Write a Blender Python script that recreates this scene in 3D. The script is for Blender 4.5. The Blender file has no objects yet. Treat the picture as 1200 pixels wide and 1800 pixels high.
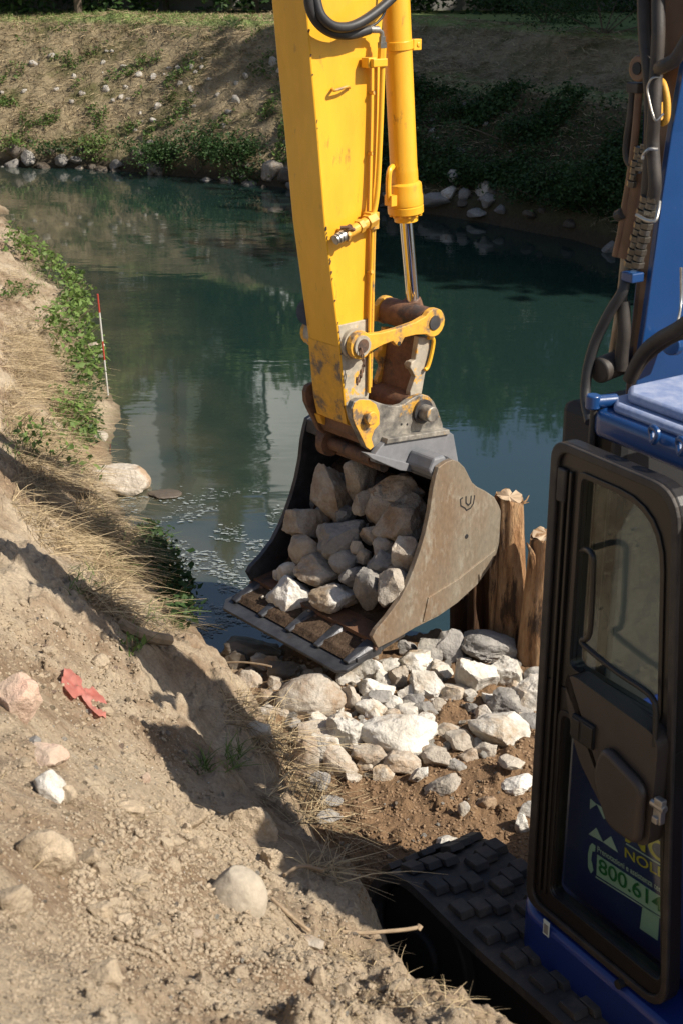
import bpy, math, random
import numpy as np
from mathutils import Vector, Matrix
random.seed(7); rng = np.random.default_rng(7)
scene = bpy.context.scene
C = scene.collection
# ------------------------------------------------------------------ camera
PITCH = math.radians(21.8); FPX = 2500.0; EYE = 3.7
cs, sn = math.cos(PITCH), math.sin(PITCH)
cd = bpy.data.cameras.new('camera'); cam = bpy.data.objects.new('camera', cd); C.objects.link(cam)
cam.location = (0, 0, EYE); cam.rotation_euler = (math.pi/2 - PITCH, 0, 0)
cd.sensor_fit = 'VERTICAL'; cd.sensor_height = 36; cd.sensor_width = 24; cd.lens = 50
cd.clip_start = 0.05; cd.clip_end = 1500
cd.dof.use_dof = True; cd.dof.focus_distance = 7.0; cd.dof.aperture_fstop = 9.0
scene.camera = cam
# ------------------------------------------------------------------ world, sun, exposure
SUN = Vector((0.685, -0.30, 0.665)).normalized()
elev = math.asin(SUN.z)
w = bpy.data.worlds.new('World'); scene.world = w; w.use_nodes = True
nt = w.node_tree; bg = nt.nodes['Background']
sky = nt.nodes.new('ShaderNodeTexSky'); sky.sky_type = 'NISHITA'; sky.sun_disc = False
sky.sun_elevation = elev; sky.sun_rotation = math.atan2(SUN.x, SUN.y)
sky.air_density = 1.0; sky.dust_density = 1.5; sky.ozone_density = 1.2
nt.links.new(sky.outputs[0], bg.inputs[0]); bg.inputs[1].default_value = 0.08
sl = bpy.data.lights.new('sun', 'SUN'); sl.energy = 4.8; sl.angle = math.radians(0.53); sl.color = (1.0, 0.93, 0.82)
so = bpy.data.objects.new('sun', sl); C.objects.link(so); so.rotation_euler = SUN.to_track_quat('Z', 'Y').to_euler(); so.location = (8, -3, 12)
scene.view_settings.view_transform = 'Standard'; scene.view_settings.look = 'None'
scene.view_settings.exposure = 0.54; scene.view_settings.gamma = 1.0
# ------------------------------------------------------------------ pixel helpers (measured points of the place)
def ray(px, py):
    u = (px-600)/FPX; v = (py-900)/FPX
    return np.array([u, cs - v*sn, -sn - v*cs])
CAM = np.array([0, 0, EYE])
def onz(px, py, z=0.0):
    d = ray(px, py); t = (z-EYE)/d[2]; return CAM + d*t
# frame of the digging arm: X outwards, Y away from camera, Z up
EX = np.array([.76, .65, 0]); EX /= np.linalg.norm(EX); EY = np.array([-EX[1], EX[0], 0]); Q = np.array([-.27, 6.6, 0])
def A(px, py, yl):
    d = ray(px, py); o = CAM - Q; t = (yl - o@EY)/(d@EY); P = o + t*d
    return (P@EX, P[2])
# frame of the small machine: X right, Y forward
HY = np.array([-.53, .85, 0]); HY /= np.linalg.norm(HY); HX = np.array([HY[1], -HY[0], 0]); MO = np.array([.61, 3.76, 0])
def B(px, py, b):
    d = ray(px, py); o = CAM - MO; t = (b - o@HX)/(d@HX); P = o + t*d
    return (P@HY, P[2])
# ------------------------------------------------------------------ noise
def hsh(ix, iy, k=0):
    n = (ix.astype(np.int64)*374761393 + iy.astype(np.int64)*668265263 + k*1274126177) & 0x7fffffff
    n = (n ^ (n >> 13))*1274126177 & 0x7fffffff
    return ((n ^ (n >> 16)) & 0xffffff)/float(0xffffff)
def vnoise(x, y, k=0):
    x = np.asarray(x, float); y = np.asarray(y, float)
    ix = np.floor(x); iy = np.floor(y); fx = x-ix; fy = y-iy
    fx = fx*fx*fx*(fx*(fx*6-15)+10); fy = fy*fy*fy*(fy*(fy*6-15)+10)
    a = hsh(ix, iy, k); b = hsh(ix+1, iy, k); c = hsh(ix, iy+1, k); d = hsh(ix+1, iy+1, k)
    return (a+(b-a)*fx + (c-a)*fy + (a-b-c+d)*fx*fy)*2-1
def fbm(x, y, o=4, k=0, g=.5):
    s = 0; a = 1; tot = 0
    for i in range(o):
        s = s + a*vnoise(x, y, k+i*17); tot += a; a *= g; x, y = x*1.9+y*.7+3.1, y*1.9-x*.7+1.7
    return s/tot
def worley(x, y, k=0):
    x = np.asarray(x, float); y = np.asarray(y, float); ix = np.floor(x); iy = np.floor(y)
    best = np.full(np.shape(x), 9.0); idv = np.zeros(np.shape(x))
    for dx in (-1, 0, 1):
        for dy in (-1, 0, 1):
            cx = ix+dx; cy = iy+dy
            px = cx + hsh(cx, cy, k); py = cy + hsh(cx, cy, k+5)
            d = np.hypot(px-x, py-y); m = d < best
            best = np.where(m, d, best); idv = np.where(m, hsh(cx, cy, k+9), idv)
    return best, idv
def sst(x, a, b):
    t = np.clip((x-a)/(b-a), 0, 1); return t*t*(3-2*t)
# ------------------------------------------------------------------ materials
def mat(name, c1, c2=None, scale=8, rough=.7, metal=0, bump=0, bscale=40, c3=None, s3=2, t3=(.55, .7), spec=.5, rnd=0,
        stretch=(1, 1, 1), fine=None, attr=None, coat=0, trans=0, detail=8, two=0, rough2=None):
    m = bpy.data.materials.new(name); m.use_nodes = True; N = m.node_tree.nodes; L = m.node_tree.links
    p = N['Principled BSDF']; p.inputs['Roughness'].default_value = rough; p.inputs['Metallic'].default_value = metal
    p.inputs['Specular IOR Level'].default_value = spec; p.inputs['Coat Weight'].default_value = coat; p.inputs['Coat Roughness'].default_value = .08
    tc = N.new('ShaderNodeTexCoord'); mp = N.new('ShaderNodeMapping'); mp.inputs['Scale'].default_value = stretch
    L.new(tc.outputs['Object'], mp.inputs[0])
    oi = N.new('ShaderNodeObjectInfo')
    ad = N.new('ShaderNodeVectorMath'); ad.operation = 'ADD'
    mu = N.new('ShaderNodeMath'); mu.operation = 'MULTIPLY'; mu.inputs[1].default_value = 37.0 if rnd else 0
    L.new(oi.outputs['Random'], mu.inputs[0]); L.new(mp.outputs[0], ad.inputs[0]); L.new(mu.outputs[0], ad.inputs[1])
    vec = ad.outputs[0]
    def noise(s, d=detail, ro=.6):
        n = N.new('ShaderNodeTexNoise'); n.inputs['Scale'].default_value = s; n.inputs['Detail'].default_value = d; n.inputs['Roughness'].default_value = ro
        L.new(vec, n.inputs['Vector']); return n.outputs[0]
    def ramp(src, a, b):
        r = N.new('ShaderNodeMapRange'); r.inputs[1].default_value = a; r.inputs[2].default_value = b; L.new(src, r.inputs[0]); return r.outputs[0]
    def mix(f, a, b):
        x = N.new('ShaderNodeMix'); x.data_type = 'RGBA'
        if isinstance(f, (int, float)): x.inputs[0].default_value = f
        else: L.new(f, x.inputs[0])
        for i, q in ((6, a), (7, b)):
            if isinstance(q, tuple): x.inputs[i].default_value = (*q[:3], 1)
            else: L.new(q, x.inputs[i])
        return x.outputs[2]
    col = c1
    if c2: col = mix(ramp(noise(scale), .35, .65), c1, c2)
    if c3: col = mix(ramp(noise(s3, 9, .7), *t3), col, c3)
    if attr:
        for (an, ca, lo, hi, wob) in attr:
            at = N.new('ShaderNodeAttribute'); at.attribute_name = an
            src = at.outputs['Fac']
            if wob:
                nn = noise(wob[0], 8, .65); mm = N.new('ShaderNodeMath'); mm.operation = 'MULTIPLY_ADD'; mm.inputs[1].default_value = wob[1]; L.new(nn, mm.inputs[0]); L.new(src, mm.inputs[2]); src = mm.outputs[0]
            col = mix(ramp(src, lo, hi), col, ca)
    if fine:
        v = ramp(noise(fine[0], 6, .7), .3, .7); h = N.new('ShaderNodeHueSaturation'); L.new(v, h.inputs['Value'])
        r2 = N.new('ShaderNodeMapRange'); r2.inputs[3].default_value = 1-fine[1]; r2.inputs[4].default_value = 1+fine[1]; L.new(v, r2.inputs[0]); L.new(r2.outputs[0], h.inputs['Value'])
        if isinstance(col, tuple): h.inputs['Color'].default_value = (*col, 1)
        else: L.new(col, h.inputs['Color'])
        col = h.outputs[0]
    if rnd:
        h = N.new('ShaderNodeHueSaturation'); r2 = N.new('ShaderNodeMapRange'); r2.inputs[3].default_value = 1-rnd; r2.inputs[4].default_value = 1+rnd
        L.new(oi.outputs['Random'], r2.inputs[0]); L.new(r2.outputs[0], h.inputs['Value'])
        if isinstance(col, tuple): h.inputs['Color'].default_value = (*col, 1)
        else: L.new(col, h.inputs['Color'])
        col = h.outputs[0]
    if isinstance(col, tuple): p.inputs['Base Color'].default_value = (*col, 1)
    else: L.new(col, p.inputs['Base Color'])
    if rough2 is not None:
        r = N.new('ShaderNodeMapRange'); r.inputs[1].default_value = .35; r.inputs[2].default_value = .65; r.inputs[3].default_value = rough; r.inputs[4].default_value = rough2
        L.new(noise(scale*1.3), r.inputs[0]); L.new(r.outputs[0], p.inputs['Roughness'])
    if bump:
        b = N.new('ShaderNodeBump'); b.inputs['Strength'].default_value = 1; b.inputs['Distance'].default_value = bump
        L.new(noise(bscale, 10, .65), b.inputs['Height']); L.new(b.outputs[0], p.inputs['Normal'])
    if trans:
        tr = N.new('ShaderNodeBsdfTranslucent'); ms = N.new('ShaderNodeMixShader'); ms.inputs[0].default_value = trans
        if isinstance(col, tuple): tr.inputs[0].default_value = (*col, 1)
        else: L.new(col, tr.inputs[0])
        L.new(p.outputs[0], ms.inputs[1]); L.new(tr.outputs[0], ms.inputs[2]); L.new(ms.outputs[0], N['Material Output'].inputs[0])
    return m
YEL = (.78, .42, .03)
M = dict(
 scuff=mat('scuffed_tooth_steel', (.05, .047, .045), (.12, .11, .10), 22, .5, metal=.3, bump=.002, bscale=60, c3=(.26, .23, .2), s3=14, t3=(.6, .68)),
 soil=mat('dry_soil', (.35, .275, .19), (.46, .375, .27), 2.6, .95, bump=.02, bscale=48, fine=(70, .26), c3=(.235, .165, .105), s3=1.9, t3=(.44, .60), spec=.15,
          attr=[('moist', (.20, .125, .07), .25, .85, (3, .35)), ('mud', (.12, .095, .06), .1, .9, None)]),
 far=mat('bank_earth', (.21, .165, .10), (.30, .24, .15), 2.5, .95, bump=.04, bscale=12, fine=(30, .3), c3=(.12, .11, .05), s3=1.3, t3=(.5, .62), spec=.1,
         attr=[('painted_shade', (.055, .052, .028), .2, .9, (1.6, .5)), ('lawn', (.19, .25, .085), .3, .8, None), ('mud', (.06, .05, .035), .1, .9, None)]),  # first attribute: dark earth tone that paints in the right bank's shade
 yellow=mat('yellow_paint', YEL, (.74, .37, .02), 3, .38, bump=.0006, bscale=60, c3=(.42, .22, .035), s3=17, t3=(.615, .70), coat=.2, fine=(7, .09), stretch=(1, 1, .35)),
 yworn=mat('worn_yellow_paint', (.70, .36, .03), (.60, .31, .05), 9, .55, bump=.002, bscale=50, c3=(.16, .12, .085), s3=9, t3=(.52, .62), fine=(20, .15)),
 ygrey=mat('scraped_grey_paint', (.30, .27, .22), (.42, .36, .27), 12, .6, bump=.002, bscale=60, c3=(.66, .34, .04), s3=7, t3=(.56, .6), fine=(25, .25)),
 scraped=mat('scraped_black_steel', (.10, .095, .09), (.34, .31, .26), 14, .5, metal=.3, bump=.002, bscale=60, c3=(.62, .33, .05), s3=5, t3=(.58, .64), fine=(35, .3)),
 rust=mat('rusty_steel', (.12, .06, .035), (.20, .10, .05), 10, .7, bump=.003, bscale=45, c3=(.05, .035, .03), s3=5, t3=(.5, .6), fine=(30, .25)),
 plate=mat('bare_steel_plate', (.27, .235, .18), (.235, .16, .10), 2.2, .42, metal=.4, bump=.0015, bscale=30, c3=(.40, .37, .30), s3=9, t3=(.52, .70), fine=(40, .2), stretch=(1.4, 1, .7), rough2=.6),
 dsteel=mat('dark_steel', (.045, .045, .05), (.09, .09, .095), 8, .42, metal=.5, bump=.001, bscale=60, fine=(30, .2), c3=(.10, .065, .04), s3=6, t3=(.58, .68)),
 gsteel=mat('grey_primer_steel', (.15, .155, .165), (.19, .19, .20), 6, .5, bump=.0006, bscale=80, fine=(30, .12)),
 chrome=mat('polished_chrome', (.75, .75, .75), None, rough=.08, metal=1),
 dfit=mat('dull_fitting', (.17, .155, .13), (.10, .09, .075), 30, .4, metal=.7, bump=.0006, bscale=90),
 fitting=mat('zinc_fitting', (.45, .44, .41), (.30, .28, .25), 30, .35, metal=.8, bump=.0006, bscale=90),
 rubber=mat('black_rubber', (.022, .022, .024), (.035, .033, .032), 20, .5, bump=.0006, bscale=120, spec=.4),
 tread=mat('dusty_tread_rubber', (.030, .030, .032), (.052, .047, .043), 7, .7, bump=.002, bscale=50, c3=(.10, .08, .06), s3=7, t3=(.5, .7)),
 blue=mat('blue_paint', (.008, .045, .15), (.010, .052, .17), 4, .32, bump=.0004, bscale=60, coat=.3, c3=(.20, .22, .28), s3=30, t3=(.70, .76)),
 dblue=mat('deep_blue_paint', (.010, .028, .16), (.012, .034, .19), 4, .35, bump=.0003, bscale=60, coat=.3),
 dusty=mat('dusty_blue_paint', (.20, .25, .40), (.30, .34, .46), 25, .75, bump=.001, bscale=90, c3=(.12, .17, .34), s3=9, t3=(.5, .7)),
 brown=mat('brown_steel', (.13, .065, .035), (.16, .085, .045), 3, .45, bump=.001, bscale=40, fine=(12, .15)),
 trim=mat('black_plastic_trim', (.012, .010, .009), (.018, .015, .013), 6, .38, bump=.0004, bscale=200, spec=.5),
 lrubber=mat('dusty_black_hose', (.022, .018, .016), (.05, .04, .032), 14, .6, bump=.0008, bscale=80),
 wood=mat('raw_log_wood', (.50, .31, .16), (.27, .13, .05), 26, .8, bump=.04, bscale=30, stretch=(1, 1, .2), c3=(.07, .038, .02), s3=12, t3=(.52, .60), fine=(60, .25)),
 dwood=mat('dark_log_wood', (.15, .075, .035), (.09, .045, .025), 26, .75, bump=.03, bscale=30, stretch=(1, 1, .10), c3=(.28, .17, .09), s3=7, t3=(.58, .66)),
 cutwood=mat('cut_end_wood', (.48, .36, .24), (.38, .27, .17), 20, .85, bump=.002, bscale=60),
 twig=mat('grey_twig', (.34, .25, .16), (.22, .16, .10), 20, .85, bump=.001, bscale=60),
 lime=mat('white_limestone', (.66, .63, .575), (.52, .48, .41), 6, .85, bump=.03, bscale=13, c3=(.38, .285, .19), s3=3.2, t3=(.5, .64), fine=(45, .12), rnd=.13, spec=.2),
 tan=mat('tan_limestone', (.40, .345, .28), (.50, .445, .37), 5, .88, bump=.03, bscale=13, c3=(.31, .22, .145), s3=3.5, t3=(.48, .62), fine=(45, .14), rnd=.15, spec=.2),
 greyst=mat('grey_stone', (.24, .225, .21), (.32, .30, .27), 6, .85, bump=.03, bscale=13, c3=(.40, .37, .32), s3=3, t3=(.52, .62), fine=(45, .14), rnd=.18, spec=.2),
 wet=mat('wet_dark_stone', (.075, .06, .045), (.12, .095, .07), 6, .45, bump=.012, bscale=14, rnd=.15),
 pink=mat('pink_stone', (.55, .36, .27), (.50, .40, .31), 6, .88, bump=.03, bscale=13, c3=(.40, .30, .22), s3=3, t3=(.5, .65), rnd=.1, spec=.2),
 clod=mat('soil_clod', (.37, .29, .20), (.46, .37, .265), 9, .95, bump=.025, bscale=24, fine=(80, .2), rnd=.1, spec=.1),
 mclod=mat('moist_soil_clod', (.21, .135, .08), (.27, .185, .115), 9, .95, bump=.012, bscale=30, fine=(80, .2), rnd=.15, spec=.1),
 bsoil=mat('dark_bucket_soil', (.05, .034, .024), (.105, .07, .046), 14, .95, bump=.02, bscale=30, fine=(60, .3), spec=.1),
 cobble=mat('dusty_cobble', (.36, .31, .24), (.42, .36, .28), 4, .9, bump=.006, bscale=20, fine=(60, .1), spec=.2),
 cover=mat('brown_grey_plastic', (.045, .034, .027), (.055, .043, .034), 8, .45, bump=.0004, bscale=200),
 redp=mat('red_plastic_film', (.66, .20, .16), (.74, .34, .28), 12, .35, trans=.35, bump=.001, bscale=50),
 redpaint=mat('red_paint', (.42, .05, .03), None, rough=.4), whitepaint=mat('white_paint', (.6, .58, .54), None, rough=.4),
 wall=mat('pale_grey_render', (.45, .49, .52), (.40, .44, .47), 2, .85), wwall=mat('white_render', (.80, .80, .78), (.74, .74, .72), 2, .85),
 dgw=mat('dark_green_cladding', (.10, .14, .12), (.12, .16, .14), 2, .8), conc=mat('old_concrete', (.30, .29, .27), (.24, .23, .21), 3, .9, bump=.004, bscale=20),
 bark=mat('tree_bark', (.09, .065, .045), (.14, .105, .075), 8, .9, bump=.02, bscale=14, stretch=(1, 1, .2)),
 pane=mat('window_glass', (.03, .035, .04), None, rough=.08), dark=mat('black_interior', (.012, .012, .013), None, rough=.7),
 decw=mat('pale_green_vinyl', (.55, .74, .62), None, rough=.5), decwh=mat('pale_vinyl', (.65, .75, .70), None, rough=.5), decy=mat('yellow_vinyl', (.75, .58, .04), None, rough=.5), decg=mat('green_vinyl', (.01, .20, .06), None, rough=.5),
 seat=mat('seat_fabric', (.10, .085, .06), (.13, .11, .075), 30, .9, bump=.002, bscale=150),
)
def leafmat(name, lo, hi, trans=.3, rough=.55):
    m = bpy.data.materials.new(name); m.use_nodes = True; N = m.node_tree.nodes; L = m.node_tree.links; p = N['Principled BSDF']
    at = N.new('ShaderNodeAttribute'); at.attribute_name = 'tint'
    x = N.new('ShaderNodeValToRGB'); x.color_ramp.elements[0].color = (*lo, 1); x.color_ramp.elements[1].color = (*hi, 1)
    L.new(at.outputs['Fac'], x.inputs[0]); L.new(x.outputs[0], p.inputs['Base Color']); p.inputs['Roughness'].default_value = rough; p.inputs['Specular IOR Level'].default_value = .25
    tr = N.new('ShaderNodeBsdfTranslucent'); ms = N.new('ShaderNodeMixShader'); ms.inputs[0].default_value = trans; L.new(x.outputs[0], tr.inputs[0])
    L.new(p.outputs[0], ms.inputs[1]); L.new(tr.outputs[0], ms.inputs[2]); L.new(ms.outputs[0], N['Material Output'].inputs[0])
    return m
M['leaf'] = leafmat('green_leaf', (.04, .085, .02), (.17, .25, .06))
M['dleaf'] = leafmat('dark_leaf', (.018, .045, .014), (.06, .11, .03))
M['straw'] = leafmat('dry_straw', (.17, .12, .065), (.62, .49, .30), .2, .8)
M['gstraw'] = leafmat('grey_straw', (.10, .075, .04), (.44, .34, .20), .15, .8)
M['grass'] = leafmat('green_grass', (.07, .12, .03), (.22, .30, .09), .3, .6)
# glass
gm = bpy.data.materials.new('cab_glass'); gm.use_nodes = True; N = gm.node_tree.nodes; L = gm.node_tree.links
for n in list(N):
    if n.type != 'OUTPUT_MATERIAL': N.remove(n)
tr = N.new('ShaderNodeBsdfTransparent'); tr.inputs[0].default_value = (.80, .87, .83, 1); gl = N.new('ShaderNodeBsdfGlossy'); gl.inputs['Roughness'].default_value = .015
lw = N.new('ShaderNodeFresnel'); gn = N.new('ShaderNodeNewGeometry'); mr = N.new('ShaderNodeMapRange'); mr.inputs[3].default_value = 1.52; mr.inputs[4].default_value = 1/1.52
L.new(gn.outputs['Backfacing'], mr.inputs[0]); L.new(mr.outputs[0], lw.inputs[0]); mx = N.new('ShaderNodeMixShader')
L.new(lw.outputs[0], mx.inputs[0]); L.new(tr.outputs[0], mx.inputs[1]); L.new(gl.outputs[0], mx.inputs[2]); L.new(mx.outputs[0], N['Material Output'].inputs[0])
M['glass'] = gm
# river water
wm = bpy.data.materials.new('river_water'); wm.use_nodes = True; N = wm.node_tree.nodes; L = wm.node_tree.links; p = N['Principled BSDF']
p.inputs['Roughness'].default_value = .035; p.inputs['IOR'].default_value = 1.8
tc = N.new('ShaderNodeTexCoord')
at = N.new('ShaderNodeAttribute'); at.attribute_name = 'shallow'
n0 = N.new('ShaderNodeTexNoise'); n0.inputs['Scale'].default_value = 1.6; n0.inputs['Detail'].default_value = 3; L.new(tc.outputs['Object'], n0.inputs['Vector'])
mm = N.new('ShaderNodeMath'); mm.operation = 'MULTIPLY'; L.new(at.outputs['Fac'], mm.inputs[0]); 
r0 = N.new('ShaderNodeMapRange'); r0.inputs[1].default_value = .3; r0.inputs[2].default_value = .6; r0.inputs[3].default_value = .35; r0.inputs[4].default_value = 1.1; L.new(n0.outputs[0], r0.inputs[0]); L.new(r0.outputs[0], mm.inputs[1])
x = N.new('ShaderNodeMix'); x.data_type = 'RGBA'; x.inputs[6].default_value = (.012, .028, .024, 1); x.inputs[7].default_value = (.06, .062, .042, 1)
L.new(mm.outputs[0], x.inputs[0]); L.new(x.outputs[2], p.inputs['Base Color'])
def wnoise(sc, st, det=2):
    mp = N.new('ShaderNodeMapping'); mp.inputs['Scale'].default_value = st; L.new(tc.outputs['Object'], mp.inputs[0])
    n = N.new('ShaderNodeTexNoise'); n.inputs['Scale'].default_value = sc; n.inputs['Detail'].default_value = det; n.inputs['Roughness'].default_value = .5; L.new(mp.outputs[0], n.inputs['Vector']); return n.outputs[0]
nA = wnoise(3.2, (.45, 1, 1)); nB = wnoise(11, (.35, 1, 1), 1); nC = wnoise(.35, (1, 1, 1), 2)
cr = N.new('ShaderNodeMapRange'); cr.inputs[1].default_value = .42; cr.inputs[2].default_value = .62; cr.inputs[3].default_value = .12; cr.inputs[4].default_value = 1.0; L.new(nC, cr.inputs[0])
a1 = N.new('ShaderNodeMath'); a1.operation = 'MULTIPLY_ADD'; a1.inputs[1].default_value = .22; L.new(nB, a1.inputs[0]); L.new(nA, a1.inputs[2])
a2 = N.new('ShaderNodeMath'); a2.operation = 'MULTIPLY'; L.new(a1.outputs[0], a2.inputs[0]); L.new(cr.outputs[0], a2.inputs[1])
bp = N.new('ShaderNodeBump'); bp.inputs['Distance'].default_value = .005; bp.inputs['Strength'].default_value = 1; L.new(a2.outputs[0], bp.inputs['Height']); L.new(bp.outputs[0], p.inputs['Normal'])
M['water'] = wm
# ------------------------------------------------------------------ object helpers
def tag(o, label=None, cat=None, group=None, kind=None):
    if label: o['label'] = label
    if cat: o['category'] = cat
    if group: o['group'] = group
    if kind: o['kind'] = kind
    return o
def thing(name, loc, rz, label, cat, group=None):
    o = bpy.data.objects.new(name, None); C.objects.link(o); o.location = loc; o.rotation_euler = (0, 0, rz); o.empty_display_size = .2
    return tag(o, label, cat, group)
def arr(name, V, F, mt, parent=None, smooth=False, attrs=None, sharp=None):
    me = bpy.data.meshes.new(name); V = np.asarray(V, np.float32)
    if isinstance(F, np.ndarray):
        k = F.shape[1]; me.vertices.add(len(V)); me.vertices.foreach_set('co', V.ravel()); me.loops.add(F.size); me.loops.foreach_set('vertex_index', F.astype(np.int32).ravel())
        me.polygons.add(len(F)); me.polygons.foreach_set('loop_start', np.arange(0, F.size, k, dtype=np.int32)); me.update(calc_edges=True)
    else:
        me.from_pydata([tuple(map(float, v)) for v in V], [], F); me.update()
    if smooth: me.polygons.foreach_set('use_smooth', np.ones(len(me.polygons), bool))
    if attrs:
        for k, a in attrs.items():
            t = me.attributes.new(k, 'FLOAT', 'POINT'); t.data.foreach_set('value', np.asarray(a, np.float32))
    if mt: me.materials.append(M[mt] if isinstance(mt, str) else mt)
    if smooth and sharp: me.set_sharp_from_angle(angle=math.radians(sharp))
    o = bpy.data.objects.new(name, me); C.objects.link(o)
    if parent: o.parent = parent
    return o
class MB:
    def __init__(s): s.v = []; s.f = []
    def add(s, V, F):
        n = len(s.v); s.v += [tuple(map(float, v)) for v in V]; s.f += [tuple(i+n for i in f) for f in F]; return s
    def box(s, c, d, R=None):
        c = np.array(c); V = [np.array([x, y, z])*np.array(d)/2 for x in (-1, 1) for y in (-1, 1) for z in (-1, 1)]
        if R is not None: V = [np.array(R) @ v for v in V]
        return s.add([c+v for v in V], [(0, 1, 3, 2), (4, 6, 7, 5), (0, 4, 5, 1), (2, 3, 7, 6), (0, 2, 6, 4), (1, 5, 7, 3)])
    def prism(s, poly, a, b, fn):   # poly in 2D, extruded from a to b; fn(u, v, w) -> xyz
        n = len(poly); V = [fn(u, v, a) for u, v in poly]+[fn(u, v, b) for u, v in poly]
        F = [tuple(range(n))[::-1], tuple(range(n, 2*n))]+[(i, (i+1) % n, n+(i+1) % n, n+i) for i in range(n)]
        return s.add(V, F)
    def tube(s, P, r, n=10, cap=True):
        P = [np.array(p, float) for p in P]; rs = r if hasattr(r, '__len__') else [r]*len(P); V = []; F = []
        up = None
        for i, p in enumerate(P):
            t = P[min(i+1, len(P)-1)]-P[max(i-1, 0)]; t /= np.linalg.norm(t)+1e-9
            if up is None:
                up = np.cross(t, [0, 0, 1.]);
                if np.linalg.norm(up) < .1: up = np.cross(t, [1., 0, 0])
            up = up-t*(up@t); up /= np.linalg.norm(up); sd = np.cross(t, up)
            for k in range(n):
                a = 2*math.pi*k/n; V.append(p+rs[i]*(up*math.cos(a)+sd*math.sin(a)))
        for i in range(len(P)-1):
            for k in range(n):
                F.append((i*n+k, i*n+(k+1) % n, (i+1)*n+(k+1) % n, (i+1)*n+k))
        if cap: F += [tuple(range(n))[::-1], tuple(range((len(P)-1)*n, len(P)*n))]
        return s.add(V, F)
    def cyl(s, p0, p1, r, r2=None, n=24): return s.tube([p0, p1], [r, r if r2 is None else r2], n)
    def build(s, name, mt, parent=None, smooth=False, bevel=0, seg=2, sharp=35):
        o = arr(name, s.v, s.f, mt, parent)
        bm_fix(o.data)
        if bevel:
            b = o.modifiers.new('b', 'BEVEL'); b.width = bevel; b.segments = seg; b.limit_method = 'ANGLE'; b.angle_limit = math.radians(40)
        if smooth: o.data.polygons.foreach_set('use_smooth', np.ones(len(o.data.polygons), bool)); o.data.set_sharp_from_angle(angle=math.radians(sharp))
        return o
import bmesh
def bm_fix(me):
    b = bmesh.new(); b.from_mesh(me); bmesh.ops.recalc_face_normals(b, faces=b.faces); b.to_mesh(me); b.free()
def cat_spline(P, n=8):
    P = [np.array(p, float) for p in P]; Q_ = [2*P[0]-P[1]]+P+[2*P[-1]-P[-2]]; out = []
    for i in range(1, len(Q_)-2):
        for k in range(n):
            t = k/n; a, b, c, d = Q_[i-1:i+3]
            out.append(.5*((2*b)+(-a+c)*t+(2*a-5*b+4*c-d)*t*t+(-a+3*b-3*c+d)*t**3))
    return out+[P[-1]]
# ================================================================== TERRAIN (near)
CP = [(0,1800,2.0),(400,1800,2.6),(860,1800,3.1),(700,1690,3.6),(420,1600,3.4),(0,1500,2.8),(620,1600,4.2),(560,1480,5.0),(300,1400,4.2),(0,1200,4.0),(450,1330,5.8),
      (200,1150,5.6),(0,1000,5.5),(320,1100,7.6),(0,800,8.0),(150,850,8.8),(0,600,12.0),(0,450,16.5),(150,1600,2.9),(420,1220,6.1)]
cp = [CAM+ray(a, b)*t for a, b, t in CP]
cp += [np.array(q, float) for q in [(-3,3,2.35),(-4,8,2.2),(-6,14,2.2),(-8,20,2.2),(-10,30,2.2),(-1.5,1,2.45),(-1.2,-2,2.45),(.6,-2,2.2),(-3,-2,2.5),(-6,4,2.4),
      (-.6,8,-.25),(-1.75,13,-.2),(-3.6,20,-.25),(-6.0,26,-.2),(-5.0,20.5,.12),(-4.6,18,.3),(-5.6,18,.8),(-6.4,23,.25),(-7.6,23,.9),(-1.36,8.9,.0),(-2.42,13,.0),(-3.1,16,.0),(-4.4,19.5,.0),(-6.8,26,0),(.5,1,1.9),(-14,10,2.3),(-14,30,2.3)]]
cp = np.array(cp)
def tps_fit(P, z, lam=.02):
    n = len(P); d = np.linalg.norm(P[:, None]-P[None], axis=2); K = d**2*np.log(d+1e-9)+lam*np.eye(n)
    Pm = np.c_[np.ones(n), P]; Amat = np.block([[K, Pm], [Pm.T, np.zeros((3, 3))]]); return np.linalg.solve(Amat, np.r_[z, 0, 0, 0])
TW = tps_fit(cp[:, :2], cp[:, 2])
def tps(x, y):
    s = np.zeros(np.shape(x)); 
    for i in range(len(cp)):
        d2 = (x-cp[i, 0])**2+(y-cp[i, 1])**2; s = s+TW[i]*d2*.5*np.log(d2+1e-12)
    return s+TW[-3]+TW[-2]*x+TW[-1]*y
EDY = [-6, 0, 2.0, 2.46, 2.92, 3.46, 4.21, 5.0, 6.0, 6.83, 8.8, 13, 16.4, 19.5, 26, 40]
EDX = [1.6, .8, .48, .36, .18, .07, -.05, -.28, -.56, -.82, -1.22, -2.25, -3.0, -4.3, -6.6, -10]
WSY = 7.25
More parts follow.
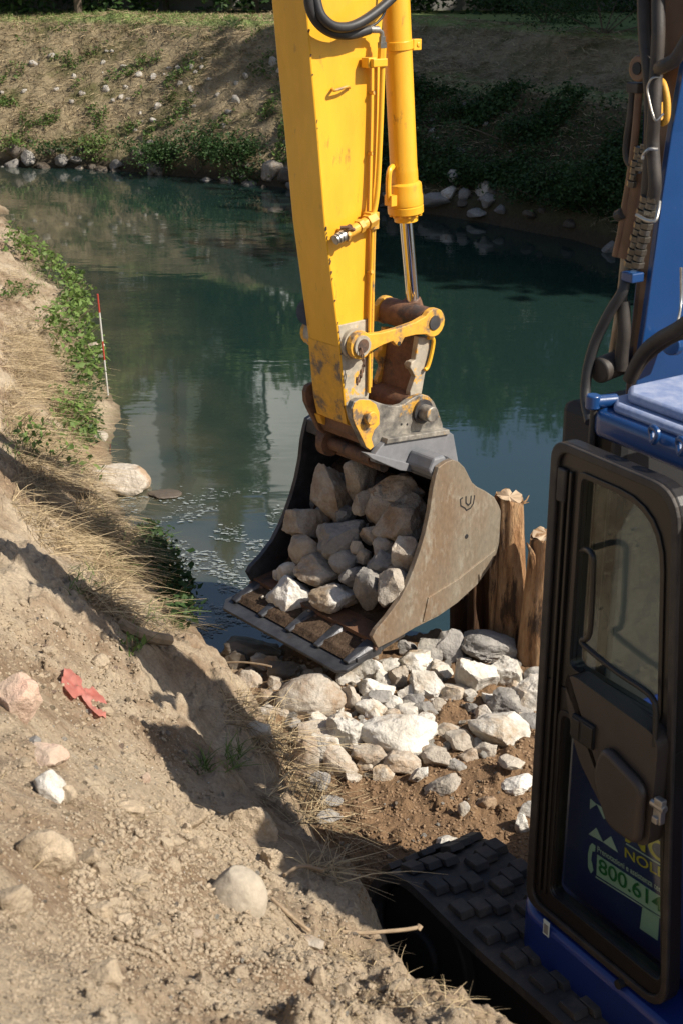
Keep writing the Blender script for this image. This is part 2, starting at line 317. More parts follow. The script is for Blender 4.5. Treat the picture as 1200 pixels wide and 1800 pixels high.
def nearz(x, y, detail=True):
    x = np.asarray(x, float); y = np.asarray(y, float)
    b = tps(x, y)
    e = x - np.interp(y, EDY, EDX) + .06*vnoise(x*2.1+5, y*2.1, 3)
    b = b - 1.9*np.maximum(0, e)*sst(y, 9, 6)
    b = b - .25*np.maximum(0, e)*sst(y, 6, 9)
    if detail:
        big = fbm(x*1.3, y*1.3, 3, 4)*.08+np.abs(fbm(x*3.1, y*3.1, 4, 33))*.04
        gul = np.abs(fbm(x*2.2+y*.8, y*1.1, 3, 30))*.09
        w1, i1 = worley(x*5.5, y*5.5, 50); w2, i2 = worley(x*17, y*17, 70); w3, i3 = worley(x*42, y*42, 80)
        clod = sst(.46-w1, 0, .3)*(i1 > .6)*.028 + sst(.44-w2, 0, .26)*(i2 > .45)*.014 + sst(.44-w3, 0, .26)*(i3 > .4)*.0055
        patch = sst(fbm(x*1.1+7, y*1.1, 2, 90), -.35, .25)
        b = b + big - gul + clod*(.45+.95*patch) + fbm(x*6, y*6, 5, 11, .55)*.028*(.5+.8*patch)
    # work floor
    wl = .17 + .02*(x-.5)
    ysh = WSY + .0*x + .25*vnoise(x*1.4, x*0+2, 21)
    wz = wl - sst(y, ysh-.45, ysh+.9)*.75
    if detail:
        v1, j1 = worley(x*7, y*7, 150); v2, j2 = worley(x*19, y*19, 160)
        wz = wz + fbm(x*1.6+2, y*1.6, 4, 41)*.06 + np.maximum(0, .45-v1)*(j1 > .5)*.10 + np.maximum(0, .4-v2)*(j2 > .3)*.045 + fbm(x*30, y*30, 3, 43)*.006
        # rut pressed by the tracks
        rx = x-(.02+.16*(y-5)*-.5)
    k = .05; hh = np.clip(.5+.5*(b-wz)/k, 0, 1)
    return wz*(1-hh)+b*hh+k*hh*(1-hh)
nu, nv = 820, 900
uu = np.concatenate([np.linspace(-1.6, -.34, 90)[:-1], np.linspace(-.34, .34, 660), np.linspace(.34, 1.6, 80)[1:]])
yy = np.concatenate([np.linspace(-6, .2, 16), .2+np.geomspace(.7, 30.0, 880)-.7+.02])
U, Y = np.meshgrid(uu, yy); X = U*(np.maximum(Y, 0)*.97+1.1)
Z = nearz(X, Y)
nv, nu = X.shape
idx = np.arange(nu*nv).reshape(nv, nu)
F = np.stack([idx[:-1, :-1], idx[:-1, 1:], idx[1:, 1:], idx[1:, :-1]], -1).reshape(-1, 4)
def zlook(x, y):
    fr_ = np.interp(y, yy, np.arange(len(yy))); uq = x/(np.maximum(y, 0)*.97+1.1); fc = np.interp(uq, uu, np.arange(len(uu)))
    i = np.clip(fr_.astype(int), 0, len(yy)-2); j = np.clip(fc.astype(int), 0, len(uu)-2); a = fr_-i; b = fc-j
    return Z[i, j]*(1-a)*(1-b)+Z[i+1, j]*a*(1-b)+Z[i, j+1]*(1-a)*b+Z[i+1, j+1]*a*b
HT = np.concatenate([np.arange(1.3, 12, .015), np.arange(12, 26, .05)])
def hit(px, py, z0=None):
    P = CAM+HT[:, None]*ray(px, py); g = zlook(P[:, 0], P[:, 1]); m = np.nonzero(P[:, 2] < g)[0]
    if len(m) == 0: return None
    return np.array([P[m[0], 0], P[m[0], 1], g[m[0]]])
moist = sst(X-np.interp(Y, EDY, EDX), -.02, .45)*sst(Y, 9.5, 7.5)
mud = sst(Z, .13, -.05)
arr('ground', np.stack([X, Y, Z], -1).reshape(-1, 3), F, 'soil', smooth=True, attrs={'moist': moist.ravel(), 'mud': mud.ravel()})['kind'] = 'structure'
# ================================================================== FAR BANK
SY = [(-60, 34), (-30, 30.5), (-12, 27.2), (-6.1, 26), (-3.5, 25.2), (-.9, 23.4), (.85, 21.3), (2.05, 20.5), (3.07, 19.2), (3.6, 17.9), (5.5, 15.2), (8, 13.4), (14, 11.5), (40, 8)]
def ysh(x): return np.interp(x, [a for a, b in SY], [b for a, b in SY])
def farz(x, y, detail=True):
    x = np.asarray(x, float); y = np.asarray(y, float)
    s = y-ysh(x)+.22*vnoise(x*.9, y*.5, 201)
    L_ = np.interp(s, [-6, -1, 0, .12, 2.75, 3.3, 400], [-1.5, -.5, -.03, .25, 2.36, 2.4, 2.4])
    R_ = np.interp(s, [-6, -1, 0, .12, 2.7, 4.6, 6.6, 7.2, 400], [-1.5, -.5, -.03, .25, 1.5, 1.66, 2.36, 2.4, 2.4])
    k = sst(x, -1.2, 1.6); z = L_*(1-k)+R_*k
    if detail:
        a = sst(s, -.2, .4)*(1-.85*sst(s, 3.0+3.6*k, 4+3.6*k))
        z = z+a*(fbm(x*.9, y*.9, 4, 210)*.16+fbm(x*4, y*4, 3, 220)*.05)
    return z
xs = np.concatenate([np.linspace(-60, -9, 60)[:-1], np.linspace(-9, 8, 340), np.linspace(8, 40, 50)[1:]])
ss = np.concatenate([np.linspace(-6, -.6, 8), np.linspace(-.5, 7.5, 200), np.geomspace(8, 260, 30)])
XX, SS = np.meshgrid(xs, ss); YY = ysh(XX)+SS; ZZ = farz(XX, YY)
nv, nu = XX.shape; idx = np.arange(nu*nv).reshape(nv, nu)
F = np.stack([idx[:-1, :-1], idx[:-1, 1:], idx[1:, 1:], idx[1:, :-1]], -1).reshape(-1, 4)
lawn = sst(ZZ, 2.2, 2.38)*.75+.6*sst(np.abs(SS-3.7), .9, .4)*sst(XX, .8, 1.8)
arr('far_bank', np.stack([XX, YY, ZZ], -1).reshape(-1, 3), F, 'far', smooth=True, attrs={'painted_shade': (sst(XX, -.8, 1.2)*.6*sst(SS, 3.4, 2.2)).ravel(), 'lawn': lawn.ravel(), 'mud': sst(ZZ, .3, .05).ravel()})['kind'] = 'structure'  # right lower slope darkened: shade put into the earth colour
def hitfar(px, py):
    d = ray(px, py); ts = np.arange(14, 40, .04); P = CAM+ts[:, None]*d; g = farz(P[:, 0], P[:, 1]); m = np.nonzero(P[:, 2] < g)[0]
    return None if len(m) == 0 else np.array([P[m[0], 0], P[m[0], 1], g[m[0]]])
# ================================================================== WATER
gx = np.linspace(-60, 40, 201); gy = np.linspace(3, 40, 149); GX, GY = np.meshgrid(gx, gy); idx = np.arange(GX.size).reshape(GX.shape)
F = np.stack([idx[:-1, :-1], idx[:-1, 1:], idx[1:, 1:], idx[1:, :-1]], -1).reshape(-1, 4)
shx = np.interp(GY, [6, 7.5, 8.8, 13, 16.4, 19.5, 26, 40], [-.6, -.93, -1.3, -2.35, -3.1, -4.4, -6.8, -12])
shal = sst(GX-shx, 1.5, .1)
arr('river', np.stack([GX, GY, np.zeros_like(GX)], -1).reshape(-1, 3), F, 'water', smooth=True, attrs={'shallow': shal.ravel()})['kind'] = 'structure'
# ================================================================== ROCKS
def ico(sub):
    b = bmesh.new(); bmesh.ops.create_icosphere(b, subdivisions=sub, radius=1); V = np.array([v.co[:] for v in b.verts]); F = np.array([[v.index for v in f.verts] for f in b.faces]); b.free(); return V, F
ICO = {k: ico(k) for k in (2, 3, 4, 5)}
def rockmesh(seed, sub=4, cuts=13, rough=.05, round_=0, S=(1, 1, 1)):
    r = np.random.default_rng(seed); V, F = ICO[sub]; V = V.copy()
    V = V*(1+.10*np.sin(V@r.normal(size=3)*2+r.uniform(0, 6)))[:, None]
    for i in range(cuts):
        n = r.normal(size=3); n /= np.linalg.norm(n); d = r.uniform(.52, .86) if not round_ else r.uniform(.8, .97)
        k = V@n-d; V = V-np.maximum(0, k)[:, None]*n*(.97 if not round_ else .7)
    k = r.uniform(0, 50)
    q = V*1.0
    def n3(s, a): return (vnoise(q[:, 0]*s+k, q[:, 1]*s+q[:, 2]*s*.7, a)+vnoise(q[:, 1]*s+k, q[:, 2]*s-q[:, 0]*s*.6, a+1)+vnoise(q[:, 2]*s+k, q[:, 0]*s+q[:, 1]*s*.5, a+2))/3
    nn = V/np.linalg.norm(V, axis=1)[:, None]
    V = V+nn*(rough*(n3(2.4, 1)*1.6+np.abs(n3(5, 4))*-1.2+n3(11, 7)*.5+n3(24, 9)*.25))[:, None]
    V -= (V.max(0)+V.min(0))/2; V /= (V.max(0)-V.min(0))/2
    return V*np.array(S), F
def rock(P, hw, hd, hh, mt, seed, name='rock', label='', cat='rock', group=None, sub=4, roll=0, yaw=None, basis='cam', **kw):
    V, F = rockmesh(seed, sub, **kw)
    ca, sa = math.cos(roll), math.sin(roll)
    R_ = np.array([[ca, 0, -sa], [0, 1, 0], [sa, 0, ca]])
    V = (V*np.array([hw, hd, hh]))@R_.T
    # turn with the bearing of the thing from the camera
    yw = -math.atan2(P[0], P[1]); c_, s_ = math.cos(yw), math.sin(yw)
    V = V@np.array([[c_, -s_, 0], [s_, c_, 0], [0, 0, 1]]).T
    o = arr(name, V, F, mt, smooth=True, sharp=38 if not kw.get('round_') else None); o.location = P
    return tag(o, label, cat, group)
# ================================================================== YELLOW DIGGING ARM WITH BUCKET
yx = thing('excavator_arm', (float(Q[0]), float(Q[1]), 0), math.atan2(EX[1], EX[0]), 'big yellow excavator arm reaching down from the top with a steel bucket full of rocks', 'excavator')
def PL(pts, yl): return [A(a, b, yl) for a, b in pts]
XZ = lambda u, v, w: (u, w, v)
def pxl(px, py, yl):
    a = A(px, py, yl); return np.array([a[0], yl, a[1]])
YN, YF = -.20, .04
top = [(505,-420),(524,-150),(537,0),(545,100),(556,220),(571,400),(586,520),(597,610),(606,715),(612,742),(630,740),(645,715),(651,650),(656,560),(660,430),(665,250),(671,80),(675,0),(681,-150),(692,-420)]
MB().prism(PL(top, YN), YN+.004, YF-.004, XZ).build('arm', 'yellow', yx, bevel=.006)
# worn lower section plate (doubler) on the near cheek
low = [(594,572),(598,620),(607,716),(612,738),(628,738),(644,714),(650.5,650),(655.5,558)]
MB().prism(PL(low, YN), YN-.006, YN+.003, XZ).build('arm_foot_plate', 'ygrey', yx, bevel=.003)
# thin back flange ridge along the cheek edge, weld bead
ed = [pxl(a, b, YN) for a, b in [(530,-100),(537,0),(545,100),(556,220),(571,400),(586,520),(597,610),(606,712)]]
MB().tube(ed, .006, 6).build('weld_seam', 'yellow', yx, smooth=True)
MB().prism(PL([(597.5,610),(605.5,712),(612,745),(622,750),(640,745),(640,725),(612,700),(603,610)], YN), YN+.006, YF-.006, lambda u, v, w: (u-.0035, w, v-.002)).build('arm_toe', 'yworn', yx)
# lower narrow face dirt plate
def onface(px1, px2, zt, zb, off):
    return None
cb_ = MB()
for q in range(26):
    f = random.random(); i0 = int(f*(len(ed)-1)); c_ = ed[i0]+(ed[min(i0+1, len(ed)-1)]-ed[i0])*(f*(len(ed)-1)-i0); cb_.cyl(c_+np.array([-.001, -.0035, 0]), c_+np.array([.002, -.0065, random.uniform(.004, .018)]), random.uniform(.0025, .005), n=6)
cb_.build('paint_chips', 'rust', yx)
# steel pipes on the cheek
def pipe(name, pts, yl, r, mt='yellow', n=10, sp=6):
    P = [pxl(a, b, y_) for (a, b), y_ in zip(pts, yl if hasattr(yl, '__len__') else [yl]*len(pts))]
    return MB().tube(cat_spline(P, sp), r, n).build(name, mt, yx, smooth=True, sharp=60)
pipe('hydraulic_pipe', [(672,92),(671,140),(668,230),(663,330),(657,372),(650,385)], YN-.055, .0125)
pipe('hydraulic_pipe', [(660,110),(659,200),(656,330),(652,460),(649,560),(648,690)], YN-.02, .008)
pipe('hydraulic_pipe', [(657,395),(655,480),(652.5,600),(650,680)], YN-.02, .009, 'yworn')
for (a, b) in [(655,163),(652,270),(651,478)]:
    MB().cyl(pxl(a-5, b, YN), pxl(a+3, b, YN-.035), .009, n=8).build('clip_bolt', 'yworn', yx, smooth=True)
# pipe bracket at the top
MB().box(pxl(648,110, YN-.03), (.05, .05, .045)).box(pxl(664,110, YN-.06), (.085, .035, .035)).build('pipe_bracket', 'yellow', yx, bevel=.004)
MB().cyl(pxl(670,104, YN-.055), pxl(671,84, YN-.055), .02, n=6).build('pipe_nut', 'yellow', yx, bevel=.002)
MB().cyl(pxl(671,84, YN-.055), pxl(671,74, YN-.055), .021, n=6).cyl(pxl(671,76, YN-.055), pxl(671,64, YN-.055), .015, n=6).tube([pxl(671,66,YN-.055), pxl(670,57,YN-.055), pxl(664,52,YN-.055), pxl(650,52,YN-.055)], .011, 10).cyl(pxl(664,52, YN-.055), pxl(646,52, YN-.055), .016, n=12).build('hose_fitting', 'fitting', yx, smooth=True)
def hose(pts, yl, r, name='hydraulic_hose', mt='rubber', par=None, f=pxl):
    P = [f(a, b, y_) for (a, b), y_ in zip(pts, yl if hasattr(yl, '__len__') else [yl]*len(pts))]
    return MB().tube(cat_spline(P, 8), r, 14).build(name, mt, par or yx, smooth=True, sharp=60)
hose([(538,-60),(541,-20),(545,15),(560,42),(585,58),(615,61),(648,52)], [YN-.06]*7, .0215)
hose([(552,-60),(554,-20),(558,10),(568,32),(590,47),(620,45),(655,25),(695,-10),(720,-40)], [YN-.05,YN-.06,YN-.075,YN-.09,YN-.10,YN-.10,YN-.10,YN-.09,YN-.06], .0215)
hose([(648,48),(664,38),(676,18),(681,-30)], YN-.04, .006)
MB().tube(cat_spline([pxl(a, b, y_) for a, b, y_ in [(585,156,YN),(587,159,YN-.03),(597,156.5,YN-.035),(611,152,YN-.035),(614,154,YN)]], 5), .0065, 8).build('lifting_eye', 'yworn', yx, smooth=True)
# quick coupling valve low on the cheek
a0, a1 = pxl(652,386, YN-.05), pxl(605,413, YN-.055); dv = a1-a0
vb = MB(); vb.cyl(a0-dv*.12, a0+dv*.18, .036, n=6); vb.cyl(a0+dv*.18, a0+dv*.34, .026, n=16); vb.cyl(a0+dv*.34, a0+dv*.5, .033, n=6); vb.cyl(a0+dv*.5, a0+dv*.95, .025, n=16); vb.cyl(a0+dv*.92, a0+dv*1.02, .036, n=6)
vb.box(pxl(652,384,YN-.045), (.055,.05,.06)); vb.box(pxl(610,403,YN-.02), (.09,.04,.012)); vb.box(pxl(655,396,YN-.03), (.05,.03,.035))
vb.build('valve_body', 'yworn', yx, bevel=.002)
MB().cyl(a0+dv*1.02, a0+dv*1.14, .027, n=16).cyl(a0+dv*1.16, a0+dv*1.24, .025, n=16).cyl(a0+dv*1.02, a0+dv*1.34, .019, n=16).cyl(a0+dv*1.28, a0+dv*1.33, .023, n=16).build('quick_coupling', 'fitting', yx, smooth=True)
MB().tube([pxl(598,400,YN-.06), pxl(612,399,YN-.085), pxl(622,404,YN-.08)], .008, 8).cyl(pxl(614,400,YN-.05), pxl(614,399,YN-.09), .014, n=8).build('valve_lever', 'rust', yx, smooth=True)
# ---- bucket cylinder
YC = -.08
def lathe_along(p0, p1, prof, n=32):
    mb = MB(); P = [p0+(p1-p0)*t for t, r in prof]; return mb.tube(P, [r for t, r in prof], n)
c0 = pxl(676,-400, YC); c1 = pxl(713,388, YC)
L1 = np.linalg.norm(c1-c0); T = lambda py: (py+400)/788
prof = [(T(-400),.066),(T(283),.066),(T(284),.0665),(T(291),.068),(T(310),.0685),(T(314),.082),(T(318),.084),(T(334),.085),(T(338),.088),(T(354),.088),(T(355),.0855),(T(357),.0855),(T(358),.0885),(T(371),.088),(T(372),.058),(T(388),.058)]
cy = lathe_along(c0, c1, prof, 40).build('bucket_cylinder', 'yellow', yx, smooth=True, sharp=25)
c2 = pxl(726,540, YC)
MB().cyl(c1-(c2-c1)*.1, c2, .0335, n=32).build('cylinder_rod', 'chrome', cy, smooth=True)
bb = MB()
ax = (c1-c0)/L1; pp = np.array([0, 1., 0])
for k in range(12):
    a = 2*math.pi*k/12; s_ = np.cross(ax, pp); d = pp*math.cos(a)+s_*math.sin(a); q = c0+(c1-c0)*T(372)+d*.073; bb.cyl(q-ax*.004, q+ax*.012, .009, n=6)
bb.build('gland_bolts', 'yellow', cy)
q = c0+(c1-c0)*T(55)
rg = MB(); rg.tube([q-ax*.02, q+ax*.02], .072, 40); rg.box(q+np.array([.085, -.03, 0]), (.05, .03, .05)); rg.cyl(q+np.array([.09,-.05,0]), q+np.array([.09,-.02,0]), .012, n=6)
rg.build('cylinder_clamp', 'yellow', cy, bevel=.003)
MB().tube(cat_spline([pxl(690,292,YC-.0), pxl(684,300,YC-.02), pxl(682,320,YC-.02), pxl(683,350,YC-.02), pxl(690,358,YC)], 6), .014, 10).box(pxl(686,352,YC-.02), (.035,.05,.05)).build('feed_pipe', 'yellow', cy, smooth=True)
# rod eye
MB().cyl(pxl(722,528,YC), pxl(727,548,YC), .05, .055).cyl(pxl(728,556,YC-.06), pxl(728,556,YC+.06), .065).build('rod_eye', 'rust', cy, smooth=True)
# ---- side links (two)
def linkpoly():
    n_ = pxl; out = []
    P0 = A(630,606,-.25); P1 = A(758,566,-.25)
    R0, R1 = .068, .072
    P0 = np.array(P0); P1 = np.array(P1); d = (P1-P0)/np.linalg.norm(P1-P0); nrm = np.array([-d[1], d[0]]); th = math.atan2(d[1], d[0])
    for k in range(0, 13):
        a = th+math.radians(40)+math.radians(280)*k/12; out.append(P0+R0*np.array([math.cos(a), math.sin(a)]))
    Ln = np.linalg.norm(P1-P0)
    for t, o_ in [(.28,-.030),(.42,-.027),(.46,-.050),(.485,-.062),(.51,-.062),(.54,-.050),(.58,-.027),(.74,-.032)]: out.append(P0+d*Ln*t+nrm*o_)
    for k in range(0, 13):
        a = th-math.pi+math.radians(40)+math.radians(280)*k/12; out.append(P1+R1*np.array([math.cos(a), math.sin(a)]))
    for t, o_ in [(.74,.032),(.5,.028),(.28,.031)]: out.append(P0+d*Ln*t+nrm*o_)
    return [tuple(v) for v in out], P0, P1, d, nrm, Ln
lp, LP0, LP1, ld, ln_, LL = linkpoly()
for ya, yb in ((-.27, -.235), (.075, .11)):
    lk = MB().prism(lp, ya, yb, XZ).build('side_link', 'yworn', yx, bevel=.004)
    for Pc, rr in ((LP0, .05), (LP1, .0)):
        if rr: MB().cyl((Pc[0], ya-.012, Pc[1]), (Pc[0], yb+.012, Pc[1]), rr).build('link_boss', 'ygrey', lk, smooth=True)
hp = LP0+ld*LL*.497-ln_*.048
MB().cyl((hp[0], -.2725, hp[1]), (hp[0], -.25, hp[1]), .011, n=14).build('bolt_hole', 'dark', yx)
pn = MB(); pn.cyl((LP0[0], -.285, LP0[1]), (LP0[0], .13, LP0[1]), .034); pn.build('link_pin', 'rust', yx, smooth=True)
pn = MB(); pn.cyl((LP1[0], -.276, LP1[1]), (LP1[0], .12, LP1[1]), .036); pn.build('link_pin', 'dsteel', yx, smooth=True)
MB().cyl((LP0[0]-.0, YN-.03, LP0[1]), (LP0[0], YN+.01, LP0[1]), .075).cyl((LP0[0], YF-.01, LP0[1]), (LP0[0], YF+.035, LP0[1]), .075).build('pivot_boss', 'ygrey', yx, smooth=True)
# far side rubber/steel boss seen beside the arm
MB().cyl(pxl(546,548,YF+.0), pxl(546,548,YF+.05), .07).build('pivot_cap', 'dsteel', yx, smooth=True)
# chain on the pin
ch = MB(); cpth = [(634,618),(637,628),(639,638),(637,648),(634,657),(631,665),(627,670)]
for i, (a, b) in enumerate(cpth):
    c_ = pxl(a, b, -.295); ring = []
    for k in range(13):
        t = 2*math.pi*k/12; ring.append(c_+np.array([(.008*math.cos(t)) if i % 2 else .003*math.cos(t), (.003 if i % 2 else .009)*math.cos(t), .019*math.sin(t)]))
    ch.tube(ring, .0035, 6, cap=False)
ch.build('safety_chain', 'rust', yx, smooth=True)
# ---- H link / tilting lever between link and coupler
hl = [(703,560),(745,566),(752,590),(748,640),(738,700),(728,730),(690,735),(675,700),(682,640),(690,600)]
ylo = -.20; yhi = .05
fl = [(733,592),(753,592),(754,606),(747,640),(738,692),(718,706),(718,688),(727,662),(722,652),(718,646),(720,636),(727,632)]
MB().prism(PL(fl, -.21), -.22, -.185, XZ).build('lever_cheek', 'ygrey', yx, bevel=.004)
MB().prism(PL(fl, -.21), .03, .06, XZ).build('lever_cheek', 'yworn', yx, bevel=.004)
wb = [(706,560),(738,570),(736,640),(727,700),(690,706),(680,690),(684,640),(690,600)]
wbp = PL(wb, -.1)
MB().prism(PL([(738,590),(748,592),(733,700),(722,700)], -.2), -.19, .035, XZ).build('lever_web', 'rust', yx, bevel=.004)
MB().cyl((LP1[0], -.225, LP1[1]), (LP1[0], .065, LP1[1]), .068).build('lever_sleeve', 'rust', yx, smooth=True)
lc = np.array(A(751,724,-.28)); 
lp3 = pxl(718,692,-.16)
lowpin = np.array(A(742,716,-.25))
MB().cyl((lowpin[0]-.03, -.215, lowpin[1]+.0), (lowpin[0]-.03, .055, lowpin[1]), .075).build('lever_sleeve', 'rust', yx, smooth=True)
grab = MB().tube(cat_spline([pxl(a, b, -.235) for a, b in [(752,594),(759,594),(761,602),(757,625),(751,645),(746,650)]], 6), .010, 8).build('lever_handle', 'yellow', yx, smooth=True)
hk = MB().prism(PL([(726,634),(720,636),(716,642),(719,649),(727,654)], -.2), -.2, -.17, XZ)
hk.build('lever_lug', 'ygrey', yx, bevel=.002)
# ---- quick coupler
cpn = [(637,701),(629,701),(620,706),(616,717),(617,735),(622,748),(632,768),(640,786),(648,792),(656,786),(667,777),(672,771),(777,757),(776,745),(769,724),(761,706),(752,696),(742,693),(730,696),(718,703),(707,711),(695,714),(683,713),(668,709),(655,704),(646,701)]
cq = PL(cpn, -.28)
for ya, yb, mt in ((-.285, -.25, 'scraped'), (.06, .09, 'rust')):
    MB().prism(cq, ya, yb, XZ).build('coupler_plate', mt, yx, bevel=.004)
ye = PL([(637,702),(629,702),(621,707),(617,718),(618,735),(623,748),(633,768),(641,785),(648,790),(654,784),(650,770),(655,755),(664,745),(664,725),(658,710),(648,703)], -.28)
MB().prism(ye, -.290, -.2846, XZ).build('coupler_wear_plate', 'yworn', yx, bevel=.002)
flg = PL([(669,767),(667,776),(778,759),(777,751)], -.28)
MB().prism(flg, -.33, -.284, XZ).build('coupler_flange', 'scraped', yx, bevel=.003)
p1 = A(646,733,-.29); p2 = A(742,723,-.29)
MB().cyl((p1[0], -.325, p1[1]), (p1[0], .13, p1[1]), .034).build('coupler_pin', 'yworn', yx, bevel=.004, smooth=True)
MB().cyl((p2[0], -.365, p2[1]), (p2[0], .13, p2[1]), .040).build('coupler_pin', 'scraped', yx, bevel=.006, smooth=True)
MB().cyl((p2[0], -.300, p2[1]), (p2[0], -.28, p2[1]), .062).build('pin_collar', 'dsteel', yx, smooth=True)
for a in (705, 715):
    h_ = A(a, 746, -.286); MB().cyl((h_[0], -.2865, h_[1]), (h_[0], -.27, h_[1]), .006, n=12).build('bolt_hole', 'dark', yx)
# coupler body (rusty belly between plates)
cb = PL([(642,752),(641,774),(648,786),(700,770),(760,760),(740,735),(700,738),(672,742)], -.28)
MB().prism(cb, -.252, .078, XZ).build('coupler_body', 'rust', yx, bevel=.004)
MB().prism(PL([(612,748),(618,765),(634,768),(640,745)], -.20), .02, .072, XZ).build('coupler_nose', 'yworn', yx, bevel=.004)
# ---- bucket
bk = bpy.data.objects.new('bucket', None); C.objects.link(bk); bk.parent = yx
YB0, YB1 = -.52, .52
pl = [(795,808),(784,812),(770,822),(765,840),(760,863),(755,900),(747,937),(738,968),(728,996),(716,1026),(701,1056),(680,1085),(660,1108),(654,1120),(664,1139),(700,1121),(728,1104),(770,1083),(803,1060),(833,1032),(857,1001),(872,972),(880,941),(883,922),(882,905),(876,888),(868,874),(852,863),(838,856),(829,848),(823,836),(816,822),(806,812)]
pq = PL(pl, YB0)
bk2 = MB().prism(pq, YB0, YB0+.028, XZ); sp = bk2.build('side_plate', 'plate', yx, bevel=.003)
# turn 'bucket' into a real mesh part: shell
bpy.data.objects.remove(bk)
shell = PL([(664,1137),(700,1119),(728,1102),(770,1081),(803,1058),(833,1030),(855,1001),(870,972),(878,941),(880,905),(866,876),(838,858),(815,826),(795,812)], YB0)
shell = [np.array(v) for v in cat_spline([(a, 0, b) for a, b in shell], 3)]; shell = [(v[0], v[2]) for v in shell]
def offs(P, d):
    out = []
    for i, p in enumerate(P):
        a = np.array(P[max(i-1, 0)]); b = np.array(P[min(i+1, len(P)-1)]); t = b-a; t = t/(np.linalg.norm(t)+1e-9); out.append((p[0]-t[1]*d, p[1]+t[0]*d))
    return out
sh_in = offs(shell, .022); 
MB().prism(shell+sh_in[::-1], YB0+.0275, YB1-.0275, XZ).build('bucket', 'rust', yx, smooth=True)
bucket = [o for o in C.objects if o.name == 'bucket'][0]
fp = MB().prism(pq, YB1-.028, YB1, XZ).build('side_plate', 'dsteel', bucket, bevel=.003)
sp.parent = bucket
# doubler at the heel
db = PL([(742,1092),(751,1050),(800,1020),(845,985),(868,966),(861,993),(836,1027),(805,1055),(772,1078),(745,1091)], YB0)
MB().prism(db, YB0-.007, YB0+.002, XZ).build('heel_plate', 'plate', bucket, bevel=.002)
# plate hole and cut-out emblem
hh_ = A(819,943,YB0); MB().cyl((hh_[0], YB0-.0015, hh_[1]), (hh_[0], YB0+.005, hh_[1]), .0125, n=16).build('drain_hole', 'dark', bucket)
em = MB()
def strip(pts, wd):
    for (a, b), (c_, d_) in zip(pts[:-1], pts[1:]):
        P0 = np.array(A(a, b, YB0)); P1 = np.array(A(c_, d_, YB0)); t = P1-P0; t /= np.linalg.norm(t); n_ = np.array([-t[1], t[0]])*wd/2
        em.prism([tuple(P0-n_-t*wd*.3), tuple(P1-n_+t*wd*.3), tuple(P1+n_+t*wd*.3), tuple(P0+n_-t*wd*.3)], YB0-.0012, YB0+.003, XZ)
strip([(808,878),(809,889),(816,893),(819,897),(826,893),(831,885),(833,871)], .007)
strip([(808,878),(812,875)], .007)
strip([(818,873),(818,884),(822,888),(826,884),(827,872)], .008)
em.build('cut_emblem', 'dark', bucket)
# top beam, ears and grey stiffener
def lat(pts2, ya, yb, name, mt, par=bucket, bev=.004): return MB().prism(pts2, ya, yb, XZ).build(name, mt, par, bevel=bev)
tb = PL([(770,822),(795,806),(815,826),(800,850),(766,846)], YB0)
lat(tb, YB0+.028, YB1-.028, 'top_beam', 'dsteel')
ear = PL([(655,798),(664,785),(679,769),(786,758),(793,763),(801,808),(796,835),(752,836),(700,824),(655,812)], -.30)
lat(ear, -.315, -.275, 'ear_plate', 'gsteel'); lat(ear, .10, .14, 'ear_plate', 'rust')
tq = PL([(700,790),(712,784),(730,783),(752,800),(754,836),(716,826),(704,812)], -.33)
tqo = [(p[0], p[1]) for p in tq]
mbq = MB(); e0 = A(722,800,-.315); e1 = A(783,822,YB0+.03)
mbq.tube([np.array([e0[0]+.03, -.315, e0[1]-.03]), np.array([e0[0]+.03, YB0+.03, e0[1]-.03])], .07, 6); mbq.build('torque_tube', 'gsteel', bucket, bevel=.012)
MB().prism(PL([(652,806),(640,796),(655,798),(738,820),(744,831),(700,826)], -.33), -.34, -.30, XZ).build('ear_gusset', 'gsteel', bucket, bevel=.003)
rc = A(655,806,-.26)
MB().cyl((rc[0]-.0, -.26, rc[1]), (rc[0]-.0, .11, rc[1]), .033).cyl((rc[0], .05, rc[1]), (rc[0], .10, rc[1]), .07).build('cross_tube', 'rust', bucket, smooth=True)
MB().cyl((rc[0]+.07, -.27, rc[1]-.05), (rc[0]+.07, .11, rc[1]-.05), .035).build('cross_tube', 'rust', bucket, smooth=True)
